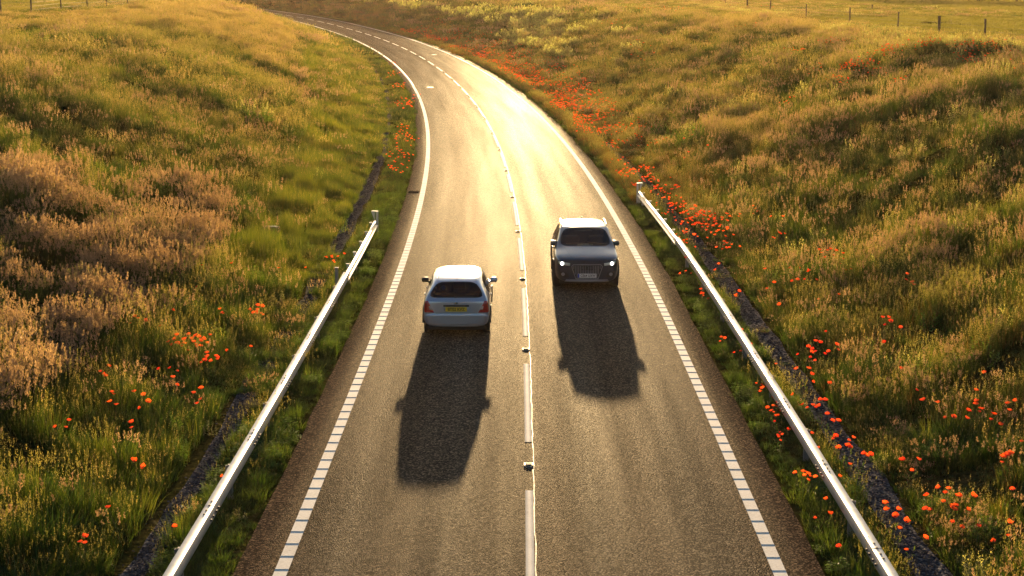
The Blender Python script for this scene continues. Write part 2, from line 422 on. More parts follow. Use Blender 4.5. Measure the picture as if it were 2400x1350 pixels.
# raised-rib edge lines: each block between two ribs is a piece
PER = .551
seg_me = None
def make_seg_mesh():
    bm = bmesh.new()
    bx(bm, (0, PER * .5, .003), (.20, PER - .012, .010))
    bx(bm, (0, PER - .035, .009), (.20, .055, .014), bevel=.003)
    me = bpy.data.meshes.new('marking_block'); bm.to_mesh(me); bm.free(); me.materials.append(M['paint']); return me
seg_me = make_seg_mesh()
for sg in (-1, 1):
    ln = empty('edge_line', (0, 0, 0)); ln.parent = road
    s = 12.0
    while s < 62:
        y = float(y_at_s(s)); t = float(np.interp(y, CY, CT)); x, yy, _ = road_pt(y, sg * 3.65)
        o = bpy.data.objects.new('marking_block', seg_me); COL.objects.link(o); o.parent = ln
        o.location = (x, yy, road_z(y, 3.65)); o.rotation_euler = (0, 0, t)
        s += PER
    # farther ribs joined
    bm = bmesh.new()
    while s < 130:
        y = float(y_at_s(s)); t = float(np.interp(y, CY, CT)); x, yy, _ = road_pt(y, sg * 3.65)
        R = Matrix.Rotation(t, 3, 'Z'); z = road_z(y, 3.65)
        bx(bm, Vector((x, yy, z + .003)) + R @ Vector((0, PER * .5, 0)), (.2, PER - .012, .010), R)
        bx(bm, Vector((x, yy, z + .009)) + R @ Vector((0, PER - .035, 0)), (.2, .055, .014), R)
        s += PER
    far = bm_obj('far_marking_blocks', bm, M['paint'], ln); far['kind'] = 'stuff'
    ribbon('far_line', s, 470, sg * 3.65 - .11, sg * 3.65 + .11, .007, M['paint'], ln)
    ribbon('near_line', -20, 11.9, sg * 3.65 - .1, sg * 3.65 + .1, .007, M['paint'], ln)

cl = empty('centre_line', (0, 0, 0)); cl.parent = road
STUD0 = 27.55; CYC = 9.15
k = -3
while STUD0 + k * CYC < 420:
    a = STUD0 + k * CYC + 1.45
    dd = .0 if STUD0 + k * CYC < 150 else .0
    ribbon('dash', a, a + 6.25, dd - .065, dd + .065, .007, M['paint'], cl, 1.5)
    k += 1
# bitumen joint that runs along the right of the dashes
yj = np.arange(-20, 140, .12)
rowsL = []; 
wj = .005 + .007 * (vnoise(yj / .15, yj * 0, 9) + 1) * .5
cj = .085 + .012 * vnoise(yj / .4, yj * 0, 10)
for d in (cj - wj, cj, cj + wj):
    x, y, _ = road_pt(yj, d); rowsL.append(np.stack([x, y, np.interp(yj, CY, CZ) + .0045], -1))
jo = grid_mesh('joint_seal', np.stack(rowsL, 1), M['sealant'], road)

# road studs, each a thing
ORD = ['nearest', 'second', 'third', 'fourth', 'fifth', 'sixth', 'seventh', 'eighth', 'ninth', 'tenth', 'eleventh', 'twelfth', 'thirteenth', 'fourteenth']
def make_stud():
    r_ = empty('road_stud', (0, 0, 0))
    bm = bmesh.new()
    for sx_ in (-1, 1): bx(bm, (sx_ * .082, 0, .012), (.045, .17, .026), bevel=.006)
    for sy in (-1, 1): bx(bm, (0, sy * .125, .004), (.21, .09, .012), bevel=.004)
    bm_obj('casting', bm, M['cast'], r_)
    bm = bmesh.new(); bx(bm, (0, 0, .017), (.118, .15, .040), bevel=.010); ins = bm_obj('rubber_insert', bm, M['rubber'], r_)
    for sx_ in (-1, 1):
        bm = bmesh.new(); bmesh.ops.create_uvsphere(bm, u_segments=8, v_segments=5, radius=.011)
        o = bm_obj('lens', bm, M['lens'], ins); o.location = (sx_ * .03, -.072, .026)
    return r_
def copy_tree(o, parent=None):
    c = o.copy(); COL.objects.link(c)
    if parent is not None: c.parent = parent
    for ch in list(o.children): copy_tree(ch, c)
    return c
stud0 = make_stud()
for i in range(14):
    st_ = stud0 if i == 0 else copy_tree(stud0)
    s = STUD0 + i * CYC; y = float(y_at_s(s)); x, yy, _ = road_pt(y, .0)
    st_.scale = (.85, .85, .85); st_.location = (x, yy, road_z(y, 0) + .002); st_.rotation_euler = (0, 0, float(np.interp(y, CY, CT)))
    tag(st_, f'{ORD[i]} cast steel road stud' + (' to the camera' if i == 0 else ' from the camera') + ', between two white dashes', 'road stud', 'road studs along the centre line')

# gravel drains on both sides
def drain(sg, y0, y1):
    yy = np.arange(y0, y1, .4)
    c_ = 5.95 + .16 * vnoise(yy / 7, yy * 0, 21 + sg) + .06 * vnoise(yy / 1.2, yy * 0, 23 + sg)
    w = .26 + .10 * vnoise(yy / 3, yy * 0, 25 + sg) - .12 * sst(60, 90, yy)
    rows = []
    for f in (-1, -.5, 0, .5, 1):
        d = sg * (c_ + f * w); x, y, _ = road_pt(yy, d)
        rows.append(np.stack([x, y, ground_z(x, y, yy, np.full_like(yy, 1) * d) + .012 * (1 - f * f) + .004], -1))
    o = grid_mesh('gravel_drain', np.stack(rows, 1), M['gravel'])
    tag(o, ('left' if sg < 0 else 'right') + ' strip of dark drainage gravel behind the crash barrier', kind='structure')
    return c_, w, yy
DR = {sg: drain(sg, -10, 230) for sg in (-1, 1)}

# ------------------------------------------------------------------ scatter machinery
def proto_coll(name, objs):
    c = bpy.data.collections.new(name)
    for i, o in enumerate(objs):
        o.name = f'{name}_{chr(97 + i)}'; c.objects.link(o)
    return c
def scatter(name, P, rz, sc, idx, coll, label, tilt=None):
    N = len(P)
    if N == 0: return None
    me = bpy.data.meshes.new(name)
    me.vertices.add(N); me.vertices.foreach_set('co', np.asarray(P, np.float32).reshape(-1))
    rot = np.zeros((N, 3), np.float32); rot[:, 2] = rz
    if tilt is not None: rot[:, :2] = tilt
    a = me.attributes.new('rot', 'FLOAT_VECTOR', 'POINT'); a.data.foreach_set('vector', rot.reshape(-1))
    sc = np.asarray(sc, np.float32)
    if sc.ndim == 1: sc = np.repeat(sc[:, None], 3, 1)
    a = me.attributes.new('scl', 'FLOAT_VECTOR', 'POINT'); a.data.foreach_set('vector', sc.reshape(-1))
    a = me.attributes.new('pick', 'INT', 'POINT'); a.data.foreach_set('value', np.asarray(idx, np.int32))
    o = bpy.data.objects.new(name, me); COL.objects.link(o)
    g = bpy.data.node_groups.new(name + '_nodes', 'GeometryNodeTree')
    g.interface.new_socket(name='Geometry', in_out='INPUT', socket_type='NodeSocketGeometry')
    g.interface.new_socket(name='Geometry', in_out='OUTPUT', socket_type='NodeSocketGeometry')
    N_ = g.nodes; gi, go = N_.new('NodeGroupInput'), N_.new('NodeGroupOutput')
    ip = N_.new('GeometryNodeInstanceOnPoints'); ci = N_.new('GeometryNodeCollectionInfo')
    ci.inputs['Collection'].default_value = coll
    ci.inputs['Separate Children'].default_value = True; ci.inputs['Reset Children'].default_value = True
    def na(nm, ty):
        x = N_.new('GeometryNodeInputNamedAttribute'); x.data_type = ty; x.inputs['Name'].default_value = nm; return x.outputs['Attribute']
    L = g.links
    L.new(gi.outputs[0], ip.inputs['Points']); L.new(ci.outputs[0], ip.inputs['Instance'])
    ip.inputs['Pick Instance'].default_value = True
    L.new(na('pick', 'INT'), ip.inputs['Instance Index'])
    L.new(na('rot', 'FLOAT_VECTOR'), ip.inputs['Rotation']); L.new(na('scl', 'FLOAT_VECTOR'), ip.inputs['Scale'])
    L.new(ip.outputs[0], go.inputs[0])
    md = o.modifiers.new('scatter', 'NODES'); md.node_group = g
    tag(o, label, kind='stuff')
    return o

class Tuft:
    def __init__(s): s.v = []; s.f = []; s.m = []
    def blade(s, x, y, h, w, az, lean, mi=0, curl=.5, z0=0.0):
        ca, sa = math.cos(az), math.sin(az)           # lean direction
        fz = random.uniform(0, math.pi)               # facing of the blade
        px, py = math.cos(fz) * w * .5, math.sin(fz) * w * .5
        b = len(s.v)
        for t, k in ((0, 1.0), (.5, .85)):
            ox = lean * h * (t ** (1 + curl)); 
            cx, cy, cz = x + ca * ox, y + sa * ox, z0 + h * t
            s.v += [(cx - px * k, cy - py * k, cz), (cx + px * k, cy + py * k, cz)]
        tx, ty, tz = x + ca * lean * h, y + sa * lean * h, z0 + h * (1 - .25 * lean * lean)
        s.v.append((tx, ty, tz))
        s.f += [(b, b + 1, b + 3, b + 2), (b + 2, b + 3, b + 4)]; s.m += [mi, mi]
        return tx, ty, tz
    def quad(s, c, u, v, mi):
        b = len(s.v); c = Vector(c)
        s.v += [tuple(c - u), tuple(c + v * .6 - u * .1), tuple(c + u), tuple(c - v * .6 + u * .1)]
        s.f.append((b, b + 1, b + 2, b + 3)); s.m.append(mi)
    def head(s, tip, L, R, n, q, mi, az=0, droop=0.15):
        """a fluffy seed head hanging at a stem tip"""
        for i in range(n):
            t = random.random()
            r = R * (1 - .7 * t) * random.random() ** .5; a = random.uniform(0, 6.283)
            c = (tip[0] + r * math.cos(a) + droop * t * L * math.cos(az), tip[1] + r * math.sin(a) + droop * t * L * math.sin(az), tip[2] - L * .35 + L * t)
            d = Vector((math.cos(a) * .5, math.sin(a) * .5, random.uniform(.4, 1.2))).normalized()
            e = d.cross(Vector((random.uniform(-1, 1), random.uniform(-1, 1), random.uniform(-.3, .3)))).normalized()
            s.quad(c, d * q, e * q * .6, mi)
    def leaf(s, c, L, W, az, el, mi):
        d = Vector((math.cos(az) * math.cos(el), math.sin(az) * math.cos(el), math.sin(el)))
        side = Vector((-math.sin(az), math.cos(az), random.uniform(-.4, .4))).normalized()
        b = len(s.v); c = Vector(c)
        up = d.cross(side) * W * .18
        s.v += [tuple(c), tuple(c + d * L * .45 + side * W * .5 + up), tuple(c + d * L), tuple(c + d * L * .45 - side * W * .5 + up)]
        s.f.append((b, b + 1, b + 2, b + 3)); s.m.append(mi)
    def obj(s, name, mats, link=False, parent=None):
        return mesh_obj(name, s.v, s.f, mats, midx=s.m, link=link, parent=parent)

def disc(R):
    r = R * math.sqrt(random.random()); a = random.uniform(0, 6.283); return r * math.cos(a), r * math.sin(a)

# plant colours (real-world reflectances)
LM = {
 'green': leaf_mat('green_blades', (.026, .056, .008), (.125, .150, .017), .5, cc=(.062, .102, .011)),
 'dark': leaf_mat('dark_green_blades', (.016, .040, .008), (.050, .075, .012), .45),
 'gold': leaf_mat('golden_blades', (.054, .072, .011), (.15, .12, .025), .5, cc=(.095, .095, .016)),
 'goldh': leaf_mat('golden_heads', (.16, .15, .045), (.31, .25, .09), .5),
 'pinkh': leaf_mat('pink_brown_heads', (.27, .165, .12), (.50, .33, .245), .45, tcol=1.05),
 'pinks': leaf_mat('pink_grass_blades', (.016, .032, .008), (.05, .052, .014), .42),
 'tan': leaf_mat('tan_blades', (.30, .21, .09), (.46, .34, .17), .5, tcol=1.1),
 'fine': leaf_mat('fine_yellow_green_blades', (.09, .12, .013), (.20, .19, .026), .6),
 'rust': leaf_mat('rust_brown_blades', (.16, .070, .018), (.27, .12, .032), .5),
 'weed': leaf_mat('broad_weed_leaves', (.025, .055, .008), (.08, .12, .016), .5),
 'bright': leaf_mat('bright_green_leaves', (.08, .16, .018), (.15, .22, .03), .55),
 'pale': leaf_mat('pale_flower_spikes', (.42, .42, .15), (.58, .54, .24), .5, tcol=1.1),
 'sage': leaf_mat('sage_green_leaves', (.15, .16, .075), (.27, .25, .12), .45),
 'red': leaf_mat('poppy_petals', (.60, .026, .007), (.88, .13, .02), .58, tcol=1.15),
 'crop': leaf_mat('crop_blades', (.13, .13, .03), (.20, .175, .045), .5, loc_scale=.06),
}
PB = plain('poppy_heart', (.012, .01, .012), .8)

def tuft_grass(n, R, hmin, hmax, w, lean, blade, heads=None, hm=None, nh=8, q=.012, HL=.1, HR=.02, frac=.5, mix=None):
    t = Tuft(); mats = [LM[blade]] + ([LM[hm]] if hm else [PB]) + ([LM[mix]] if mix else [])
    for i in range(n):
        x, y = disc(R); az = math.atan2(y, x) + random.uniform(-1.2, 1.2)
        stem = hm and random.random() < frac
        h = random.uniform(hmin, hmax) * (1.0 if stem or not hm else .62)
        mi = 2 if (mix and random.random() < .35) else 0
        tip = t.blade(x, y, h, w * (.6 if stem else 1), az, random.uniform(.05, lean), mi)
        if stem: t.head(tip, HL * random.uniform(.7, 1.3), HR, nh, q * random.uniform(.8, 1.3), 1, az)
    return t, mats
def tuft_weed(n, R, h, L, W, m1, ms='dark', top=None):
    t = Tuft(); mats = [LM[ms], LM[m1]] + ([LM[top]] if top else [])
    for i in range(n):
        x, y = disc(R); az = random.uniform(0, 6.283); hh = h * random.uniform(.55, 1.1); ln = random.uniform(.05, .4)
        t.blade(x, y, hh, L * .08 + .004, az, ln)
        k = max(4, int(hh / (L * .55)))
        for j in range(k):
            u = (j + .6) / k; px_, py_ = x + math.cos(az) * ln * hh * u ** 1.5, y + math.sin(az) * ln * hh * u ** 1.5
            for _ in range(2):
                a = random.uniform(0, 6.283); s_ = (1.15 - .6 * u)
                t.leaf((px_, py_, hh * u), L * s_, W * s_, a, random.uniform(-.2, .8), 1)
        if top:
            t.head((x + math.cos(az) * ln * hh, y + math.sin(az) * ln * hh, hh), h * .35, L * .35, 10, L * .22, 2, az)
    return t, mats

def protos(name, fn, n=3):
    out = []
    for i in range(n):
        t, mats = fn(); out.append(t.obj(name, mats))
    return proto_coll(name, out)

# levels of detail: near (0), middle (1), far (2)
def lod(fn_by_level, base):
    return [protos(f'{base}_{["near", "middle", "far"][i]}', f) for i, f in enumerate(fn_by_level)]
SPEC = {}
SPEC['green_grass'] = lod([
    lambda: tuft_grass(34, .17, .25, .55, .009, .7, 'green', mix='dark'),
    lambda: tuft_grass(46, .38, .25, .55, .020, .7, 'green', mix='dark'),
    lambda: tuft_grass(80, .95, .25, .6, .045, .7, 'green', mix='dark')], 'green_grass')
SPEC['golden_grass'] = lod([
    lambda: tuft_grass(30, .17, .45, .85, .007, .45, 'green', hm='goldh', nh=9, q=.013, HL=.14, HR=.018, frac=.5, mix='gold'),
    lambda: tuft_grass(38, .38, .45, .85, .016, .45, 'green', hm='goldh', nh=7, q=.026, HL=.17, HR=.035, frac=.5, mix='gold'),
    lambda: tuft_grass(70, .95, .4, .8, .04, .5, 'gold', hm='goldh', nh=4, q=.05, HL=.18, HR=.06, frac=.4, mix='green')], 'golden_grass')
SPEC['pink_grass'] = lod([
    lambda: tuft_grass(26, .17, .45, .75, .008, .4, 'pinks', hm='pinkh', nh=18, q=.018, HL=.13, HR=.032, frac=.5, mix='dark'),
    lambda: tuft_grass(36, .38, .45, .75, .018, .4, 'pinks', hm='pinkh', nh=9, q=.028, HL=.14, HR=.045, frac=.6, mix='green'),
    lambda: tuft_grass(60, .95, .4, .7, .04, .4, 'gold', hm='pinkh', nh=6, q=.06, HL=.16, HR=.09, frac=.55)], 'pink_grass')
SPEC['tan_grass'] = lod([
    lambda: tuft_grass(36, .17, .5, .85, .007, .6, 'gold', hm='tan', nh=9, q=.014, HL=.15, HR=.02, frac=.6),
    lambda: tuft_grass(46, .38, .5, .85, .016, .6, 'gold', hm='tan', nh=7, q=.028, HL=.17, HR=.04, frac=.65),
    lambda: tuft_grass(80, .95, .45, .85, .04, .6, 'tan', hm='tan', nh=5, q=.055, HL=.2, HR=.08, frac=.6)], 'tan_grass')
SPEC['fine_grass'] = lod([
    lambda: tuft_grass(44, .17, .3, .7, .0055, .35, 'fine', mix='green'),
    lambda: tuft_grass(60, .38, .3, .65, .013, .35, 'fine', mix='green'),
    lambda: tuft_grass(100, .95, .25, .6, .034, .4, 'fine', mix='green')], 'fine_grass')
SPEC['rusty_grass'] = lod([
    lambda: tuft_grass(28, .17, .35, .75, .007, .5, 'rust', hm='goldh', nh=6, q=.012, HL=.12, HR=.02, frac=.35, mix='gold'),
    lambda: tuft_grass(38, .38, .35, .7, .016, .5, 'rust', hm='goldh', nh=4, q=.024, HL=.14, HR=.03, frac=.35, mix='gold'),
    lambda: tuft_grass(70, .95, .35, .7, .04, .5, 'rust', hm='goldh', nh=3, q=.05, HL=.15, HR=.05, frac=.3, mix='gold')], 'rusty_grass')
SPEC['leafy_weeds'] = lod([
    lambda: tuft_weed(7, .2, .38, .09, .035, 'weed'),
    lambda: tuft_weed(9, .4, .42, .13, .05, 'weed'),
    lambda: tuft_weed(16, .9, .5, .2, .09, 'weed')], 'leafy_weeds')
SPEC['verge_grass'] = lod([
    lambda: tuft_grass(46, .2, .08, .22, .008, .9, 'dark', mix='green'),
    lambda: tuft_grass(50, .38, .1, .26, .018, .9, 'green', mix='dark'),
    lambda: tuft_grass(80, .95, .12, .3, .045, .9, 'green', mix='dark')], 'verge_grass')
SPEC['sage_scrub'] = lod([
    lambda: tuft_weed(8, .22, .55, .09, .03, 'sage', 'sage', 'pale'),
    lambda: tuft_weed(10, .4, .6, .13, .05, 'sage', 'sage', 'pale'),
    lambda: tuft_weed(16, .8, .75, .2, .08, 'sage', 'sage', 'pale')], 'sage_scrub')
def clover():
    t = Tuft()
    for i in range(46):
        x, y = disc(.2); h = random.uniform(.05, .2)
        for k_ in range(3): t.leaf((x, y, h), .035, .032, k_ * 2.1 + random.random(), random.uniform(-.1, .4), 0)
        t.blade(x, y, h, .004, 0, .05, 0)
    return t, [LM['bright']]
SPEC['bright_weeds'] = lod([
    lambda: tuft_weed(9, .22, .55, .10, .04, 'bright', 'green'),
    lambda: tuft_weed(12, .42, .65, .15, .06, 'bright', 'green'),
    lambda: tuft_weed(18, .9, .7, .22, .1, 'bright', 'green')], 'bright_weeds')
SPEC['clover'] = [protos('clover', clover)] * 3
def crop():
    t, mm_ = tuft_grass(120, 1.2, .12, .24, .04, .9, 'crop'); return t, mm_
CROP = protos('crop_patch', crop)

LABEL = {
 'green_grass': 'green tufted grass all over the banks', 'golden_grass': 'golden seeding grass on both banks',
 'pink_grass': 'pink brown fluffy headed grass on the left bank', 'tan_grass': 'pale tan tall grass along the tops of the banks',
 'fine_grass': 'fine yellow green grass at the foot of the left bank', 'rusty_grass': 'rusty brown grass stalks on the right bank',
 'leafy_weeds': 'broad leaved green weeds among the grass', 'verge_grass': 'short dark green grass of the road verges',
 'sage_scrub': 'sage green scrub below the right fence', 'clover': 'bright green clover on the verges', 'bright_weeds': 'bright green leafy weeds standing in clumps on both banks'}

# zones digitised on the photograph, turned into ground polygons
Z_PINK = [zone(p) for p in (
    [(0, 520), (140, 470), (300, 520), (330, 430), (480, 440), (560, 500), (520, 600), (470, 660), (360, 700), (350, 760), (230, 850), (150, 930), (60, 1010), (0, 1040)],
    [(690, 165), (790, 190), (770, 270), (700, 270)], [(0, 420), (160, 400), (200, 470), (0, 500)])]
Z_TAN = [zone(p) for p in (
    [(0, 38), (250, 30), (480, 12), (560, 28), (640, 60), (690, 110), (650, 190), (560, 120), (330, 75), (0, 85)],
    [(1640, 62), (1780, 58), (1990, 72), (1990, 100), (1780, 90), (1640, 88)], [(1650, 310), (1780, 292), (1850, 312), (1840, 345), (1680, 345)])]
Z_FINE = [zone(p) for p in (
    [(700, 120), (800, 110), (905, 180), (935, 300), (905, 420), (870, 520), (800, 640), (640, 660), (560, 640), (530, 600), (640, 480), (720, 300)],)]
Z_TALL = [zone(p) for p in (
    [(60, 1020), (240, 860), (360, 760), (500, 700), (640, 680), (700, 760), (600, 930), (480, 1080), (330, 1349), (0, 1349), (0, 1050)],)]
Z_RUST = [zone(p) for p in (
    [(1380, 40), (1640, 80), (1560, 300), (1450, 330), (1350, 200), (1300, 60)],
    [(1950, 640), (2400, 700), (2400, 1000), (2200, 900), (2050, 850)], [(1500, 380), (1640, 420), (1700, 520), (1600, 520)])]
Z_SAGE = [zone(p) for p in (
    [(1930, 72), (2400, 108), (2400, 150), (2150, 118), (1930, 100)], [(1180, 30), (1340, 50), (1320, 130), (1200, 110)])]
def anyz(zs, X, Y):
    r = np.zeros(X.shape, bool)
    for z_ in zs: r |= in_poly(X, Y, z_)
    return r

names = list(SPEC)
acc = {(n_, L_): [] for n_ in names for L_ in range(3)}
def sow(y0, y1, dmin, dmax, dens, level):
    """random plants over the strip; thinned to what the cameras could see"""
    area = (y1 - y0) * (dmax - dmin); N = int(area * dens)
    yc = rng.uniform(y0, y1, N); d = rng.uniform(dmin, dmax, N)
    x, y, _ = road_pt(yc, d)
    keep = np.abs(x) < .335 * y + 4.5
    x, y, yc, d = x[keep], y[keep], yc[keep], d[keep]
    e = np.abs(d); z = ground_z(x, y, yc, d)
    n1 = vnoise(x / 5, y / 5, 31); n2 = vnoise(x / 1.7, y / 1.7, 32); n3 = vnoise(x / .7, y / .7, 33); n4 = vnoise(x / 11, y / 11, 34)
    W = np.zeros((len(names), len(x))); I = {q: i for i, q in enumerate(names)}
    left = d < 0
    W[I['green_grass']] = np.where(left, 1.5, 2.1) * (1 + .9 * n1) * (1 + .5 * sst(95, 45, y))
    W[I['golden_grass']] = np.where(left, 1.25, .95) * (1 - .8 * n1) * (1 + .8 * sst(50, 110, y))
    W[I['rusty_grass']] = np.where(left, .08, .42) * (1 + 1.0 * n4) * (1 + .7 * sst(60, 120, y))
    W[I['tan_grass']] = .10 + .45 * np.clip(n2 + n4 - .5, 0, 1)
    W[I['pink_grass']] = np.where(left, .15, .28) + .9 * np.clip(n4 - .3, 0, 1) + np.where(left, 0, .8) * np.clip(n2, 0, 1)
    W[I['leafy_weeds']] = np.where(left, .22, .55) + 3.0 * np.clip(n2 + .6 * n1 - .35, 0, 1)
    W[I['fine_grass']] = .45
    W[I['sage_scrub']] = np.where(left, .0, .06) + np.where(left, 0, .5) * np.clip(n2 - .5, 0, 1)
    n5 = vnoise(x / 2.3, y / 2.3, 36)
    W[I['bright_weeds']] = 3.2 * np.clip(n5 + .4 * n3 - .52, 0, 1) + .03
    W[I['sage_scrub']] += np.where(left, .4, 1.6) * np.clip(vnoise(x / 2.1, y / 2.1, 37) + .4 * n3 - .55, 0, 1)
    for a_, o_ in (('pink_grass', 51), ('golden_grass', 52), ('green_grass', 53), ('rusty_grass', 54), ('fine_grass', 55), ('leafy_weeds', 56)):
        W[I[a_]] *= np.clip(1 + 1.5 * vnoise(x / .95, y / .95, o_), .05, 3)
    def put(mask, dct, keep_=.12):
        W[:, mask] *= keep_
        for k_, v_ in dct.items(): W[I[k_], mask] += v_
    put(anyz(Z_PINK, x, y), {'pink_grass': 1.8, 'leafy_weeds': .15, 'green_grass': .5})
    put(anyz(Z_TAN, x, y), {'tan_grass': 1.0, 'golden_grass': .5, 'pink_grass': .35})
    put(anyz(Z_FINE, x, y), {'fine_grass': 1.6, 'green_grass': .3})
    put(anyz(Z_TALL, x, y), {'golden_grass': .42, 'green_grass': 1.3, 'fine_grass': .2, 'leafy_weeds': .1}, .12)
    put(anyz(Z_RUST, x, y), {'rusty_grass': .9, 'golden_grass': .7}, .4)
    put(anyz(Z_SAGE, x, y), {'sage_scrub': 1.6, 'tan_grass': .3}, .2)
    cs_ = (x > 25.5) & (x < 31.5) & (y > 80) & (y < 240); put(cs_, {'sage_scrub': 1.3 * (n1[cs_] > -.4), 'tan_grass': .9 * (y[cs_] > 140)}, .25)
    vg = e < 5.55
    put(vg, {'verge_grass': 1.4, 'clover': .35 * (n2[vg] > .1), 'golden_grass': np.where(d[vg] > 0, .22, .06) * (n1[vg] > -.2) * (e[vg] > 4.75), 'green_grass': .12}, .0)
    drift = (d > 4.7) & (d < 8.5) & (yc > 62) & (yc < 235) & (n3 > -.5); put(drift, {'rusty_grass': 1.3, 'golden_grass': .2}, .2)
    vg2 = (e >= 5.55) & ~drift &True & (e >= 5.55) & (e < 7.4); put(vg2, {'verge_grass': .8, 'green_grass': .5}, .35)
    # the drain stays mostly open
    a = np.abs(e - 5.95) < .42
    op = (np.abs(e - 5.95) < .36) & (n3 + .6 * n2 > -.95 + np.where(yc > 80, .6, 0) + np.where((d < 0) & (yc > 33) & (yc < 52), 1.2, 0))
    W = np.clip(W, 0, None)
    # the gaps between clumps
    gap = (n3 + .35 * n2 < -.36) & (e > 7.2); low = rng.random(len(x)) < .5
    W[:, gap] *= .06; W[I['verge_grass'], gap] += 1.0; W[I['leafy_weeds'], gap] += .25
    W[:, op] = 0
    W[:, e < 4.45 + .12 * n3] = 0
    tot = W.sum(0); ok = tot > 0
    cw = np.cumsum(W, 0) / np.where(tot > 0, tot, 1)
    pick = (rng.random(len(x))[None] > cw).sum(0)
    size = (.80 + .38 * n2 + .42 * n3) * rng.uniform(.75, 1.25, len(x))
    size = np.where(drift, size * .86, size)
    size *= np.where(gap, .8, 1.0); size *= 1 - .55 * sst(26, 31, e)
    size *= np.where(e < 5.6, .8, 1.0) * np.where((e > 5.5) & (e < 7), .65, 1)
    for i, nm in enumerate(names):
        s_ = ok & (pick == i)
        if s_.any(): acc[(nm, level)].append(np.stack([x[s_], y[s_], z[s_], size[s_]], 1))
for a_, b_, dn, L_ in ((16, 45, 34, 0), (45, 78, 19, 0)):
    sow(a_, b_, -26, -4.3, dn, L_); sow(a_, b_, 4.3, 26, dn, L_)
for a_, b_, dn, L_ in ((78, 115, 7.5, 1), (115, 165, 5, 1)):
    sow(a_, b_, -40, -4.3, dn, L_); sow(a_, b_, 4.3, 36, dn, L_)
for a_, b_, dn, L_ in ((165, 250, 1.7, 2), (250, 400, 1.2, 2)):
    sow(a_, b_, -44, -4.3, dn, L_); sow(a_, b_, 4.3, 75, dn, L_)
# thin strips right at the asphalt edge need more plants
for a_, b_, dn, L_ in ((16, 78, 34, 0), (78, 165, 12, 1)):
    sow(a_, b_, -7.2, -4.3, dn, L_); sow(a_, b_, 4.3, 7.2, dn, L_)
for L_ in range(3):
    for nm in names:
        if acc[(nm, L_)]:
            A = np.concatenate(acc[(nm, L_)])
            hs = np.stack([A[:, 3] ** .5, A[:, 3] ** .5, A[:, 3]], 1)
            n_ = len(A)
            scatter(nm + ['', '_middle', '_far'][L_] if L_ else nm, A[:, :3] - np.array([0, 0, .015]), rng.uniform(0, 6.283, n_), hs, rng.integers(0, 3, n_), SPEC[nm][L_],
                    LABEL[nm] + ['', ', in the middle distance', ', beyond the bend'][L_], tilt=rng.normal(0, .07, (n_, 2)))
# crops on the fields above the cutting
cr = []
for dm, dM, y0, y1, dn in ((31, 150, 60, 430, .45), (-110, -34, 60, 330, .45)):
    N = int((dM - dm) * (y1 - y0) * dn); yc = rng.uniform(y0, y1, N); x = rng.uniform(dm, dM, N) if dm > 0 else rng.uniform(dm, dM, N)
    if dm > 0: xx, yy = x, yc
    else: xx, yy, _ = road_pt(yc, x)
    Yc_, d_ = sd(xx, yy)
    k_ = (np.abs(xx) < .335 * yy + 6) & (np.abs(d_) > (30 if dm > 0 else 36))
    cr.append(np.stack([xx[k_], yy[k_], ground_z(xx[k_], yy[k_], Yc_[k_], d_[k_])], 1))
cr = np.concatenate(cr); n_ = len(cr)
scatter('crop', cr, rng.uniform(0, 6.283, n_), rng.uniform(.8, 1.25, n_), rng.integers(0, 3, n_), CROP, 'low golden green crop on the fields beyond the fences')

# gravel stones
def stone():
    bm = bmesh.new(); bmesh.ops.create_icosphere(bm, subdivisions=1, radius=.03)
    for v_ in bm.verts: v_.co *= random.uniform(.7, 1.25); v_.co.z *= .32
    me = bpy.data.meshes.new('stone'); bm.to_mesh(me); bm.free(); me.materials.append(M['stone'])
    return bpy.data.objects.new('stone', me)
SC = proto_coll('gravel_stone', [stone() for _ in range(4)])
gs = []
for sg in (-1, 1):
    c_, w, yy = DR[sg]
    N = 7500; y = 17 + 63 * rng.random(N) ** 1.5
    d = sg * (np.interp(y, yy, c_) + rng.normal(0, .45, N) * np.interp(y, yy, w) * 1.1)
    x, Yw, _ = road_pt(y, d); gs.append(np.stack([x, Yw, ground_z(x, Yw, y, d) + .02], 1))
gs = np.concatenate(gs); n_ = len(gs)
scatter('gravel', gs, rng.uniform(0, 6.283, n_), rng.uniform(.4, 1.0, n_), rng.integers(0, 4, n_), SC, 'loose grey stones of the two gravel drains', tilt=rng.normal(0, .22, (n_, 2)))

